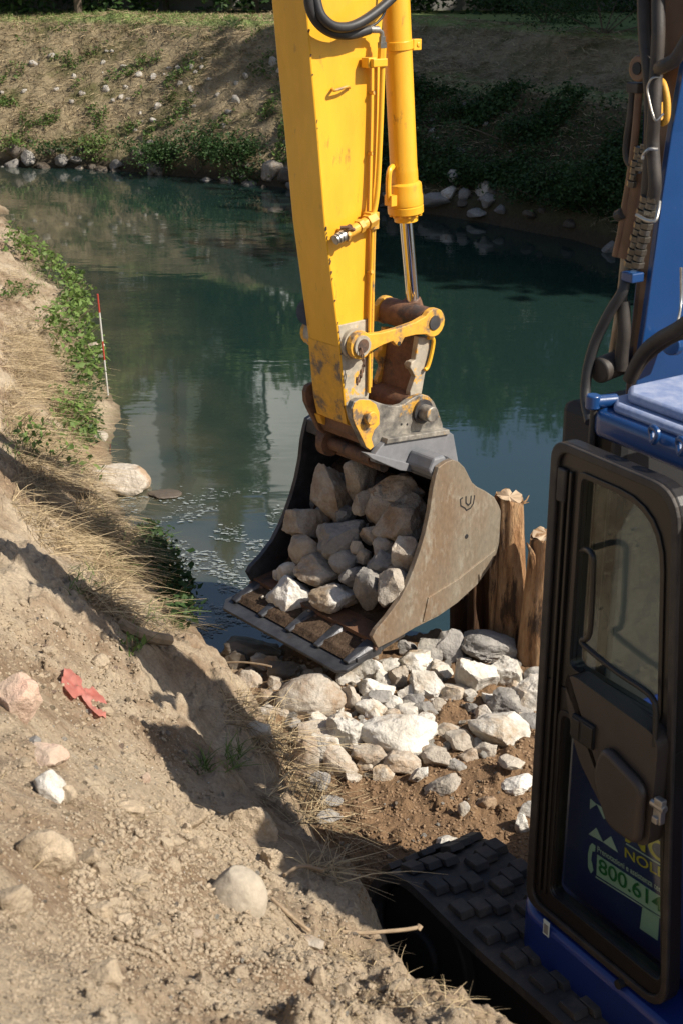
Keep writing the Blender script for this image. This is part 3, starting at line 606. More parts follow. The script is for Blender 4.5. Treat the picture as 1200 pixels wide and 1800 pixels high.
# cutting lip plate and clean-up blade
def toL(x, y, z): return (x, y, z)
zf = .405
lipv = MB(); lipv.box((.10, 0, zf+.012), (.14, 1.0, .03), Matrix.Rotation(math.radians(-6), 3, 'Y')); lipv.build('cutting_edge', 'dsteel', bucket, bevel=.004)
bl = MB(); bR = Matrix.Rotation(math.radians(-10), 3, 'Y')
bl.prism([(-.11,-.46),(-.11,.47),(-.05,.53),(.16,.53),(.16,-.50),(-.07,-.50)], -.009, .009, lambda u, v, w_: tuple(np.array([.03, 0, zf-.012])+np.array(bR @ Vector((u, v, w_)))))
bl.build('clean_up_blade', 'dsteel', bucket, bevel=.004)
for i, yt in enumerate((-.46, -.23, .0, .23, .46)):
    tt = MB()
    sec = [(.36,.030,.034),(.20,.032,.034),(.185,.044,.040),(.12,.042,.036),(.03,.030,.018),(-.015,.020,.006)]
    V = []; 
    for (xx, wy, hz) in sec:
        zc = zf+.022+ (xx-.1)*.17
        for sy, sz in ((-1, -1), (1, -1), (1, .4), (.55, 1), (-.55, 1), (-1, .4)): V.append((xx, yt+sy*wy, zc+sz*hz))
    Fc = [tuple(range(6)), tuple(range(30, 36))[::-1]]
    for j in range(5):
        for k in range(6): Fc.append((j*6+k, j*6+(k+1) % 6, (j+1)*6+(k+1) % 6, (j+1)*6+k))
    tt.add(V, Fc); tt.build('tooth', 'dsteel', bucket, bevel=.004)
    MB().cyl((.145, yt-.055, zf+.045), (.145, yt+.055, zf+.045), .012, n=10).build('tooth_pin', 'rust', bucket)
# dirt lying in the bucket
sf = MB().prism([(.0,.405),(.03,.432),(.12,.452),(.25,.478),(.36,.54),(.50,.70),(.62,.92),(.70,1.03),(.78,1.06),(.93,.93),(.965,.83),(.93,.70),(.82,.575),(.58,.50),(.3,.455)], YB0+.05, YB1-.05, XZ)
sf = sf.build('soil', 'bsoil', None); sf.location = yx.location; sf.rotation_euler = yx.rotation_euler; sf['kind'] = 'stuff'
def Lw(x, y, z): return Q+EX*x+EY*y+np.array([0, 0, z])
# ================================================================== BLUE MINI EXCAVATOR
bx = thing('mini_excavator', (float(MO[0]), float(MO[1]), 0.1), math.atan2(HX[1], HX[0]), 'blue mini excavator on a black rubber track with its cab door swung open', 'excavator')
BZ = .1
def bl3(px, py, b):
    a = B(px, py, b); return np.array([b, a[0], a[1]-BZ])
def bpts(pts, b): return [(B(x, y, b)[0], B(x, y, b)[1]-BZ) for x, y in pts]
YZ = lambda u, v, w: (w, u, v)
def bb_(): return MB()
# track
def trackloop(n):
    # centre line path in (y, z): long oval
    yf, yr, r = .42, -1.75, .30; zc = .315
    Ltop = yf-yr; tot = 2*Ltop+2*math.pi*r; out = []
    for i in range(n):
        s = tot*i/n
        if s < Ltop: out.append((yr+s, zc+r-.012*math.sin(math.pi*s/Ltop*3)**2, 0, 1))
        elif s < Ltop+math.pi*r: a = (s-Ltop)/r; out.append((yf+r*math.sin(a), zc+r*math.cos(a), math.sin(a), math.cos(a)))
        elif s < 2*Ltop+math.pi*r: q = s-Ltop-math.pi*r; out.append((yf-q, zc-r, 0, -1))
        else: a = (s-2*Ltop-math.pi*r)/r; out.append((yr-r*math.sin(a), zc-r*math.cos(a), -math.sin(a), -math.cos(a)))
    return out
def make_track(x0, wd, parent):
    tp = trackloop(160); V = []; n = len(tp)
    for (y, z, ny, nz) in tp:
        V += [(x0, y, z), (x0+wd, y, z), (x0+wd, y-ny*.035, z-nz*.035), (x0, y-ny*.035, z-nz*.035)]
    Fc = [(4*i+k, 4*i+(k+1) % 4, 4*((i+1) % n)+(k+1) % 4, 4*((i+1) % n)+k) for i in range(n) for k in range(4)]
    tr_ = MB().add(V, Fc).build('rubber_track', 'tread', parent, smooth=True)
    for side in (0, 1):
        lg = MB(); m = 44
        tl = trackloop(m*2)
        for i in range(m):
            y, z, ny, nz = tl[2*i+side]; ty, tz = nz, -ny
            for j in range(3):
                wj = wd*.145; xc = x0+wd*(.075+.145*j+.008) + (0 if side == 0 else wd*.475); xc += wj/2-.0
                sh = (j if side == 0 else 2-j)*.022
                cc = np.array([xc, y+ny*.014-ty*sh, z+nz*.014-tz*sh])
                R3 = np.array([[1, 0, 0], [0, ty, ny], [0, tz, nz]])
                hw, hl_, h0 = wj/2-.0015, .032, .012
                vv = [(-hw, -hl_*1.35, -h0), (hw, -hl_*1.35, -h0), (hw, hl_*1.35, -h0), (-hw, hl_*1.35, -h0), (-hw*.96, -hl_*1.0, h0), (hw*.96, -hl_*1.0, h0), (hw*.96, hl_*1.0, h0), (-hw*.96, hl_*1.0, h0)]
                lg.add([cc+R3@np.array(q) for q in vv], [(0, 1, 2, 3), (4, 7, 6, 5), (0, 4, 5, 1), (1, 5, 6, 2), (2, 6, 7, 3), (3, 7, 4, 0)])
        lg.build('tread_lugs', 'tread', tr_, bevel=.002, seg=1)
    MB().box((x0+wd/2, -.66, .33), (wd*.55, 2.2, .3)).build('track_frame', 'dark', tr_, bevel=.02)
    for yy_ in (.42, -1.75): MB().cyl((x0+.05, yy_, .315), (x0+wd-.05, yy_, .315), .25, n=28).cyl((x0+.03, yy_, .315), (x0+.06, yy_, .315), .09).build('wheel', 'dark', tr_, smooth=True, bevel=.01)
    for k in range(5): MB().cyl((x0+.06, -1.3+k*.34, .13), (x0+wd-.06, -1.3+k*.34, .13), .08, n=20).build('wheel', 'dark', tr_, smooth=True)
make_track(-.17, .40, bx); make_track(1.05, .40, bx)
MB().box((.64, -.6, .42), (.9, 1.3, .22)).cyl((.64, -.65, .5), (.64, -.65, .66), .35).build('undercarriage', 'dark', bx, bevel=.02)
# deck / skirt with rounded front-left corner
def rr_plan(x0, x1, y0, y1, r, n=8):
    P = [(x0, y0)]
    for k in range(n+1):
        a = math.pi-math.pi/2*k/n; P.append((x0+r+r*math.cos(a), y1-r+r*math.sin(a)))
    P += [(x1, y1), (x1, y0)]; return P
XYf = lambda u, v, w: (u, v, w)
plan = rr_plan(-.05, 1.2, -1.9, .075, .16, 10)
MB().prism(plan, .50, .762, XYf).build('side_skirt', 'dblue', bx, bevel=.02, smooth=True)
plan2 = rr_plan(-.075, 1.2, -1.9, .10, .18, 10)
MB().prism(plan2, .43, .52, XYf).build('bumper_rim', 'lrubber', bx, bevel=.02, smooth=True)
# cab: floor tub panels, side panel behind the door, pillars, roof
SBX = .075
MB().box((SBX+.35, -.70, 1.10), (.68, 1.35, .60)).build('cab_side_panel', 'dblue', bx, bevel=.02)
for c_, d_ in [((SBX+.02, -1.15, 1.9), (.06, .10, 1.1)), ((SBX+.65, -.1, 1.75), (.05, .05, 1.3)), ((SBX+.65, -1.15, 1.75), (.05, .05, 1.3)), ((SBX+.05, -.03, 1.75), (.05, .045, 1.3))]: MB().box(c_, d_).build('cab_pillar', 'trim', bx, bevel=.008)
rf = MB(); rl = [(B(1042,735,.11)[0]), 0]
rf.prism([(SBX-.0, -1.35), (SBX, -.05), (SBX+.05, .0), (SBX+.72, .0), (SBX+.76, -.05), (SBX+.76, -1.35)], 2.32, 2.40, XYf); rf.build('roof_rim', 'blue', bx, bevel=.025, seg=3, smooth=True)
rt = [(SBX+.03, -1.32), (SBX+.03, -.09), (SBX+.09, -.03), (SBX+.5, -.02), (SBX+.73, -.06), (SBX+.73, -1.32)]
rp = MB(); rp.prism(rt, 2.395, 2.425, XYf); rp.prism([(u*.9+.045, v*.97-.02) for u, v in rt], 2.424, 2.455, XYf); rp.build('roof', 'dusty', bx, bevel=.015, seg=3, smooth=True)
# open roof eyes
for (px, py) in ((1152,764), (1200,784)):
    c_ = bl3(px, py, SBX-.01); ring = []
    for k in range(17):
        t = 2*math.pi*k/16; ring.append(c_+np.array([-.012*abs(math.sin(t*.5)), (.016+.008*math.sin(t))*math.cos(t), .020*math.sin(t)]))
    MB().tube(ring, .0085, 8, cap=False).build('lifting_eye', 'blue', bx, smooth=True)
k0 = bl3(1046,706,SBX+.02)
MB().cyl(k0+np.array([-.01, .0, 0]), k0+np.array([.06, -.02, 0]), .019, n=16).cyl(k0+np.array([-.01,.0,-.018]), k0+np.array([-.01,.0,.022]), .021, n=16).build('mirror_bracket', 'blue', bx, smooth=True, bevel=.004)
MB().cyl(k0+np.array([-.005, .0, -.02]), k0+np.array([-.005, .0, -.2]), .010, n=10).build('mirror_rod', 'lrubber', bx, smooth=True)
# seat, console, wheel-like ring inside
MB().box((.42, -.78, 1.42), (.5, .5, .14)).box((.42, -1.0, 1.75), (.48, .14, .6), Matrix.Rotation(math.radians(-10), 3, 'X')).build('seat', 'seat', bx, bevel=.05, seg=4, smooth=True)
MB().tube(cat_spline([(.22,-.35,1.35),(.2,-.38,1.5),(.2,-.42,1.62)], 4), [.02]*9, 8).cyl((.2,-.42,1.6),(.2,-.43,1.70), .03, .024).build('control_lever', 'trim', bx, smooth=True)
MB().box((.18, -.55, 1.42), (.12, .42, .10)).build('arm_console', 'trim', bx, bevel=.02)
# door
def rrect(c, r, n=6):   # rounded polygon through given 4 corners (2D), radii list
    out = []
    m = len(c)
    for i in range(m):
        p = np.array(c[i]); a = np.array(c[i-1])-p; b = np.array(c[(i+1) % m])-p; a /= np.linalg.norm(a); b /= np.linalg.norm(b); ri = r[i] if hasattr(r, '__len__') else r
        s_ = p+a*ri; e_ = p+b*ri
        for k in range(n+1):
            t = k/n; out.append(tuple((1-t)**2*s_+2*t*(1-t)*p+t*t*e_))
    return out
DO = [(-.63, .775), (-.495, 2.325), (.0, 2.325), (.0, .775)]    # outer (y, z)
outer = rrect(DO, [.10, .10, .06, .06])
Wup = rrect([(-.485, 1.665), (-.432, 2.245), (-.125, 2.245), (-.125, 1.665)], [.03, .16, .02, .03])
Wlo = rrect([(-.592, .865), (-.515, 1.50), (-.105, 1.50), (-.105, .865)], .03)
def ringprism(out_, inn, a, b, name, mt, par, bev=.006):
    n = len(out_); V = [(a, *p) for p in out_]+[(a, *p) for p in inn]+[(b, *p) for p in out_]+[(b, *p) for p in inn]; Fc = []
    for i in range(n):
        j = (i+1) % n; Fc += [(i, j, n+j, n+i), (2*n+i, 3*n+i, 3*n+j, 2*n+j), (i, 2*n+i, 2*n+j, j), (n+i, n+j, 3*n+j, 3*n+i)]
    o = arr(name, V, Fc, mt, par); bm_fix(o.data)
    if bev: b_ = o.modifiers.new('b', 'BEVEL'); b_.width = bev; b_.segments = 2; b_.limit_method = 'ANGLE'
    return o
# door leaf built in two ring panels (upper and lower) sharing a rail
up_o = rrect([(-.546, 1.585), (-.495, 2.325), (.0, 2.325), (.0, 1.585)], [.002, .10, .06, .002]); lo_o = rrect([(-.63, .775), (-.546, 1.584), (.0, 1.584), (.0, .775)], [.10, .002, .002, .06])
door = ringprism(lo_o, Wlo, -.02, .025, 'door', 'trim', bx); ringprism(up_o, Wup, -.02, .025, 'door_upper_frame', 'trim', door)
inn_o = [(u*.965-.012, (v-1.55)*.985+1.55) for u, v in outer]; big = rrect(DO, [.10, .10, .06, .06]); 
ringprism(big, rrect([(-.606, .80), (-.471, 2.30), (-.03, 2.30), (-.03, .80)], [.08, .08, .05, .05]), -.034, -.0195, 'door_seal', 'lrubber', door, .005)
for yy_ in (-.085, -.060): MB().box((-.026, yy_, 1.55), (.012, .010, 1.40)).build('door_rib', 'trim', door, bevel=.003)
ringprism(rrect([(-.500, 1.650), (-.447, 2.262), (-.108, 2.262), (-.108, 1.650)], [.04, .175, .03, .04]), Wup, -.026, -.019, 'window_gasket', 'trim', door, .002)
ringprism(rrect([(-.604, .850), (-.529, 1.515), (-.09, 1.515), (-.09, .850)], .035), Wlo, -.026, -.019, 'window_gasket', 'trim', door, .002)
MB().prism(Wup, -.002, .002, YZ).build('window_pane', 'glass', door); MB().prism(Wlo, -.002, .002, YZ).build('window_pane', 'glass', door)
MB().box((-.028, -.05, 2.20), (.014, .035, .10)).build('door_latch_plate', 'lrubber', door, bevel=.006)
# arm-rest / lock cover
ar = rrect([(-.545, 1.655), (-.545, 1.30), (-.395, 1.30), (-.235, 1.44), (-.165, 1.63), (-.18, 1.685)], [.05, .05, .05, .06, .04, .04])
ac = MB().prism(ar, -.075, -.018, YZ).build('door_inner_cover', 'cover', door, bevel=.022, seg=4, smooth=True)
MB().prism(rrect([(-.53, 1.50), (-.53, 1.31), (-.40, 1.31), (-.33, 1.44), (-.36, 1.55)], .04), -.105, -.072, YZ).build('cover_pocket', 'cover', door, bevel=.018, seg=4, smooth=True)
MB().box((-.080, -.262, 1.535), (.012, .092, .078)).build('handle_recess', 'dark', door, bevel=.004)
MB().box((-.086, -.235, 1.535), (.008, .035, .06)).box((-.086, -.285, 1.535), (.008, .045, .066)).build('inner_handle', 'trim', door, bevel=.003)
lt = bl3(1158,1425,-.08)
MB().box(lt, (.02, .03, .075)).cyl(lt+np.array([0, .03, .012]), lt+np.array([0, -.02, .012]), .012, n=10).box(lt+np.array([-.012, 0, -.025]), (.012, .02, .02)).build('door_lock', 'fitting', door, bevel=.003)
# grab rail
gr = [bl3(a, b, c_) for a, b, c_ in [(1022,968,-.02),(1030,966,-.05),(1040,975,-.06),(1042,1000,-.06),(1036,1110,-.06),(1022,1126,-.06),(1035,1142,-.06),(1085,1182,-.06),(1130,1212,-.06),(1146,1228,-.06),(1152,1250,-.06),(1150,1312,-.07)]]
MB().tube(cat_spline(gr, 6), .0085, 10).build('grab_rail', 'trim', door, smooth=True)
# decals on the cab side panel seen through the lower glass
DX = SBX+.01-.0025
DX = SBX+.01-.001
def decal_poly(name, pts, mt, off=0):
    P = bpts(pts, DX-off-.002); MB().prism(P, DX-off-.002, DX-off-.0, YZ).build(name, mt, bx)
XD = SBX+.35-.34   # outer face of the side panel
DXf = XD-.001
def dpoly(name, polys, mt, off=.0):
    m_ = MB()
    for pts in polys: m_.prism(bpts(pts, DXf-off), DXf-off-.0012, DXf-off, YZ)
    return m_.build(name, mt, bx)
dpoly('triangle_emblem', [[(1037,1404),(1048,1414),(1036,1422)],[(1048,1413),(1074,1430),(1061,1440)],[(1074,1430),(1089,1453),(1086,1450)],[(1034,1466),(1047,1455),(1059,1480)],[(1059,1480),(1073,1470),(1085,1498)]], 'decwh')
dpoly('phone_emblem', [[(1040,1482),(1046,1487),(1045,1497),(1040,1496),(1038,1512),(1040,1518),(1042,1530),(1038,1535),(1033,1524),(1033,1500),(1036,1487)]], 'decw')
dpoly('number_board', [[(1049,1502),(1168,1581),(1166,1614),(1048,1538)],[(1129,1592),(1158,1612),(1155,1653),(1124,1632)]], 'decw')
dpoly('pinstripe', [[(1046,1540),(1166,1616),(1166,1618),(1046,1542)],[(1100,1482),(1168,1524),(1168,1526),(1100,1484)]], 'decwh')
def text(s, px0, py0, px1, py1, hpx, mt, name, off=.0015):
    cu = bpy.data.curves.new(name, 'FONT'); cu.body = s; cu.size = 1; cu.offset = .012
    to = bpy.data.objects.new('tmp', cu); C.objects.link(to); bpy.context.view_layer.update()
    me = bpy.data.meshes.new_from_object(to.evaluated_get(bpy.context.evaluated_depsgraph_get())); bpy.data.objects.remove(to)
    co = np.array([v.co[:] for v in me.vertices]); x0, x1 = co[:, 0].min(), co[:, 0].max(); H0 = co[:, 1].max()
    p0 = bl3(px0, py0, DXf-off); p1 = bl3(px1, py1, DXf-off); ph = bl3(px0, py0-hpx, DXf-off)
    ux = (p1-p0)/(x1-x0); uz = (ph-p0)/H0
    for v in me.vertices:
        q = p0+ux*(v.co.x-x0)+uz*v.co.y; v.co = Vector((DXf-off, q[1], q[2]))
    me.materials.clear(); me.materials.append(M[mt]); me.name = name
    o = bpy.data.objects.new(name, me); C.objects.link(o); o.parent = bx; return o
text('800.614', 1051,1532, 1162,1605, 25, 'decg', 'phone_number', .004)
text('Prenotazioni e assistenza tecni', 1049,1497, 1168,1574, 10, 'decwh', 'slogan')
text('NOLE', 1097,1506, 1167,1546, 17, 'decy', 'rental_lettering')
text('MO', 1098,1478, 1180,1526, 34, 'decy', 'rental_lettering')
dpoly('skirt_label', [], 'decwh') if False else None
lb = bl3(960,1631,-.05); MB().box((-.0515, lb[1], lb[2]), (.002, .028, .055)).build('skirt_label', 'decwh', bx); MB().box((-.053, lb[1], lb[2]-.004), (.002, .018, .034)).build('label_print', 'conc', bx)
hb = bl3(1085,1731,-.05); MB().cyl((-.052, hb[1], hb[2]), (.0, hb[1], hb[2]), .014).build('skirt_plug', 'dark', bx)
# boom
bo_b = .62
bpoly = [B(*q, bo_b) for q in [(1098,690),(1112,600),(1128,420),(1143,250),(1156,100),(1163,0),(1180,-220)]]
def wv(px, py, b): a = B(px, py, b); return a
left = bpts([(1096,720),(1105,610),(1117,494),(1122,400),(1126,300),(1130,200),(1132,100),(1138,0),(1155,-260)], .60)
right_edge = bpts([(1110,720),(1127,606),(1134,560),(1152,428),(1162,350),(1179,233),(1199,128),(1225,0),(1280,-260)], .60)
polyb = [(y-.0, z) for y, z in left]+[(y, z) for y, z in right_edge[::-1]]
boom = MB().prism(polyb, .60, .625, YZ).build('boom', 'brown', bx, bevel=.003)  # boom cheeks get a plain brown tone, apart from the blue plates
# blue rear plate of the boom box: follows right edge, wide
bp_ = MB(); V = []
for (y, z) in right_edge: V += [(.598, y-.004, z), (.93, y-.004, z), (.93, y+.02, z), (.598, y+.02, z)]
n = len(right_edge); Fc = [(4*i+k, 4*i+(k+1) % 4, 4*i+4+(k+1) % 4, 4*i+4+k) for i in range(n-1) for k in range(4)]+[(0, 1, 2, 3), (4*n-4, 4*n-3, 4*n-2, 4*n-1)]
bp_.add(V, Fc).build('boom_rear_plate', 'blue', boom, bevel=.004)
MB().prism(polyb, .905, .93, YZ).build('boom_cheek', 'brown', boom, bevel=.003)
fr = MB(); V = []
for (y, z) in left: V += [(.60, y, z), (.93, y, z), (.93, y-.02, z), (.60, y-.02, z)]
fr.add(V, Fc).build('boom_front_plate', 'blue', boom)
def bh(name, pts, r, mt='lrubber', n=10, par=boom):
    P = [bl3(a, b, c_) for a, b, c_ in pts]; return MB().tube(cat_spline(P, 6), r, n).build(name, mt, par, smooth=True, sharp=60)
bh('hydraulic_hose', [(1130,-60,.56),(1131,0,.56),(1133,60,.55),(1138,110,.54),(1142,150,.54),(1144,200,.54),(1142,270,.54),(1136,350,.55)], .021)
bh('hydraulic_hose', [(1158,-60,.54),(1156,0,.54),(1156,60,.53),(1152,130,.53),(1149,200,.52),(1146,250,.53),(1150,320,.53),(1146,355,.54)], .020)
bh('hydraulic_hose', [(1225,40,.5),(1200,82,.5),(1185,105,.5),(1168,115,.5),(1158,120,.52)], .020)
bh('hydraulic_hose', [(1098,480,.56),(1094,510,.54),(1070,550,.52),(1046,600,.5),(1032,650,.48),(1028,700,.46),(1036,742,.42)], .017, 'rubber')
bh('hydraulic_hose', [(1094,530,.56),(1096,580,.56),(1093,610,.56),(1090,650,.56)], .022, 'lrubber')
bh('hydraulic_hose', [(1215,560,.5),(1190,578,.5),(1160,595,.5),(1135,615,.5),(1118,640,.5),(1105,668,.5)], .022, 'lrubber')
bh('hydraulic_hose', [(1215,585,.52),(1188,590,.52),(1160,606,.52),(1130,632,.52),(1112,662,.52)], .018, 'lrubber')
for i, (xa, xb, xc) in enumerate(((1136,1121,1106), (1147,1135,1118))):
    P = [bl3(xa, 345, .535), bl3(xb, 420, .535), bl3(xc, 470, .535)]; m_ = MB(); tot = 11
    for k in range(tot):
        t = k/tot; q0 = P[0]+(P[2]-P[0])*t; q1 = P[0]+(P[2]-P[0])*(t+.85/tot); m_.cyl(q0, q1, [.020, .017, .022, .016][k % 4], n=6 if k % 2 == 0 else 12)
    m_.build('hose_coupling', 'dfit', boom, bevel=.001)
for xa, ya, xb, yb in ((1122,258,1108,330), (1132,255,1122,300)):
    m_ = MB(); q0 = bl3(xa, ya, .55); q1 = bl3(xb, yb, .55)
    for k in range(6): m_.cyl(q0+(q1-q0)*k/6, q0+(q1-q0)*(k+.85)/6, [.014, .011, .016][k % 3], n=6)
    m_.build('hose_coupling', 'dfit', boom, bevel=.001)
bh('steel_pipe', [(1112,155,.57),(1108,200,.57),(1102,240,.57),(1100,270,.57),(1106,288,.57),(1116,290,.57)], .012, 'lrubber')
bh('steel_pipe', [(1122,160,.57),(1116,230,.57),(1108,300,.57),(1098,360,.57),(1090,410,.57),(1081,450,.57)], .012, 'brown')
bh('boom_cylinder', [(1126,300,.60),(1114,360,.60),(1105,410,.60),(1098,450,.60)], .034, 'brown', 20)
bh('cylinder_rod', [(1100,448,.60),(1090,540,.60),(1078,620,.60)], .017, 'plate', 16)
MB().box(bl3(1118,154,.57), (.04, .05, .03)).cyl(bl3(1083,380,.56), bl3(1094,375,.56), .018, n=10).build('pipe_bracket', 'lrubber', boom, bevel=.004)
e_ = bl3(1128,120,.56); MB().cyl(e_+np.array([-.02, 0, 0]), e_+np.array([.03, 0, 0]), .038, n=24).build('boss', 'brown', boom, bevel=.005, smooth=True); MB().cyl(e_+np.array([-.024, 0, 0]), e_+np.array([-.01, 0, 0]), .018, n=16).build('boss_hole', 'dark', boom)
bh('cable_loop', [(1165,200,.52),(1152,212,.50),(1146,200,.50),(1140,175,.50),(1137,155,.50),(1145,138,.50),(1160,135,.52)], .0035, 'fitting', 6)
bh('cable_loop', [(1155,262,.52),(1140,262,.50),(1130,272,.50),(1128,280,.50)], .005, 'fitting', 6)
bh('hose_guard', [(1158,140,.56),(1166,150,.55),(1172,180,.55),(1170,210,.55),(1160,214,.56),(1158,180,.56)], .010, 'yworn', 8)
bh('hose_clamp', [(1118,378,.50),(1135,387,.49),(1150,388,.50),(1156,370,.52),(1158,355,.54)], .006, 'fitting', 8)
bh('cable_loop', [(1196,470,.55),(1196,530,.55),(1190,565,.5),(1182,572,.5),(1180,590,.5)], .004, 'fitting', 6)
MB().box(bl3(1111,486,.56), (.05, .05, .03)).build('hose_band', 'blue', boom, bevel=.004)
# swing post and pin at the foot of the boom
MB().cyl(bl3(1050,652,.50), bl3(1110,628,.66), .042, n=20).build('boom_foot_pin', 'lrubber', bx, smooth=True, bevel=.006)
MB().box((.66, .42, 1.15), (.34, .30, 2.1)).build('swing_post', 'dark', bx, bevel=.03)
MB().cyl(bl3(1178,608,.66), bl3(1186,608,.70), .03, n=16).build('foot_bracket', 'blue', bx, bevel=.004)
# ================================================================== ROCKS IN THE BUCKET
def px_rock(px, py, w_, h_, P, mt, seed, roll=0, **kw):
    d = ray(px, py); t = (P[1])/d[1]
    hw = w_*t/FPX/2; half = h_*t/FPX/2; hd = max(.8*hw, .7*half); th = -d[2]/np.linalg.norm(d); cth = math.sqrt(1-th*th)
    hh = math.sqrt(max(half*half-(hd*th*.9)**2, (.5*half)**2))/cth
    return rock(P, hw, hd, hh, mt, seed, roll=roll, **kw)
nB_ = np.array([0, 0, 0]); pa = Lw(.215, 0, .50); pb_ = Lw(.60, 0, 1.13)
nrm = np.cross(pb_-pa, EY); nrm /= np.linalg.norm(nrm)
def on_heap(px, py, back=.0):
    d = ray(px, py); q = pa-nrm*0; t = ((q-CAM)@nrm)/(d@nrm); return CAM+d*(t+back)
BR = [ # px, py, w, h, mt, label, roll
 (580,872,66,112,'tan','tall pointed tan boulder at the upper left of the bucket load',.25),
 (632,845,52,76,'tan','upright brownish boulder under the top beam of the bucket, right of the tall pointed one',0),
 (696,858,88,50,'tan','broad shaded brown slab tucked under the dark top beam of the bucket',.1),
 (641,882,42,40,'tan','small round brown stone between the two upright boulders and the dark hollow',0),
 (673,889,60,58,'tan','dark rust-tinted blocky stone in the upper middle of the bucket load',-.5),
 (706,920,98,86,'tan','largest grey-brown boulder in the bucket, against the right side plate',.1),
 (540,923,76,60,'tan','pale blocky stone resting on the left rim of the bucket',-.2),
 (600,948,80,64,'greyst','grey stone with a reddish stain in the middle of the bucket load',.15),
 (649,942,32,36,'tan','small tan stone wedged left of the largest boulder in the bucket',0),
 (538,972,50,66,'tan','pointed tan stone leaning behind the wedge shaped one in the bucket',.5),
 (567,1005,88,52,'tan','wedge shaped tan stone lying across the left half of the bucket load',-.3),
 (611,988,60,42,'greyst','dark grey flat stone behind the wedge shaped tan one in the bucket',-.2),
 (669,990,46,42,'greyst','small light grey stone right of the dark flat one in the bucket',0),
 (715,978,52,68,'tan','pinkish brown stone against the bucket side plate, below the largest boulder',.2),
 (645,1037,46,68,'greyst','upright grey stone at the front centre of the bucket load',.08),
 (690,1035,52,60,'tan','brown stone at the right front of the bucket load beside the upright grey one',-.3),
 (587,1052,80,46,'lime','flat pale stone at the front of the bucket load above the teeth',0),
 (512,1056,78,72,'lime','big pale block sitting furthest forward at the left of the bucket floor',.6),
 (505,1003,36,30,'lime','small pale cube at the left edge of the bucket load',0),
 (489,1012,17,22,'lime','tiny pale stone beside the small cube at the left edge of the bucket',0),
 (609,909,36,32,'greyst','dark stone filling the gap beside the tall pointed boulder in the bucket',0),
 (627,960,22,22,'tan','little brown stone below the grey stained stone in the bucket',0),
 (676,962,40,32,'tan','brown stone half hidden under the largest boulder in the bucket',0),
 (637,976,28,24,'tan','little tan stone above the small light grey one in the bucket',0),
 (618,1013,42,34,'greyst','dark stone in shade between the wedge and the upright grey stone in the bucket',0),
 (698,1004,34,26,'tan','small stone squeezed between two brown ones at the right of the bucket load',0),
 (668,1012,26,22,'greyst','small dark grey stone above the upright ones at the front of the bucket load',0),
 (620,870,30,40,'rock','',0)]
for i, (a, b, w_, h_, mt, lab, ro) in enumerate(BR):
    if not lab: continue
    front = b > 1020 or (a < 520 and b > 995)
    P = on_heap(a, b, -.02 if front else (.10 if b < 900 and a > 660 else .02+.025*(i % 3)))
    if (a, b) in ((512,1056), (587,1052)): P = on_heap(a, b, -.03)
    px_rock(a, b, w_*1.14, h_*1.12, P, mt, 100+i, ro, label=lab, group='stones loaded in the bucket', sub=5 if w_ > 60 else 4, cuts=14, rough=.07)
r_ = np.random.default_rng(5)
for i in range(46):
    a, b = r_.uniform(0, 1), r_.uniform(0, 1); px = 545+150*a; py = 850+180*b
    P = on_heap(px, py, .22+.05*r_.uniform()); s_ = r_.uniform(34, 52)
    px_rock(px, py, s_, s_*r_.uniform(.7, 1), P, ['tan', 'greyst'][i % 2], 300+i, r_.uniform(-.6, .6), label='small shaded stone packed deep between the bigger ones in the bucket', group='small stones deep in the bucket', sub=3)
for i, (a, b, s_) in enumerate([(468,1030,10),(478,1040,8),(462,1052,7),(700,1075,9),(660,1065,12),(640,1070,8),(545,1078,8),(690,1065,10),(600,1082,7)]):
    P = Lw(*[A(a, b, 0)[0], 0, 0]); d = ray(a, b); t = (.455-EYE)/d[2]; P = CAM+d*t; P[2] = .455+s_*.0013
    px_rock(a, b, s_, s_*.8, P, 'lime', 350+i, 0, label='crumb of pale stone lying on the bucket floor', group='stone crumbs on the bucket floor', sub=3)
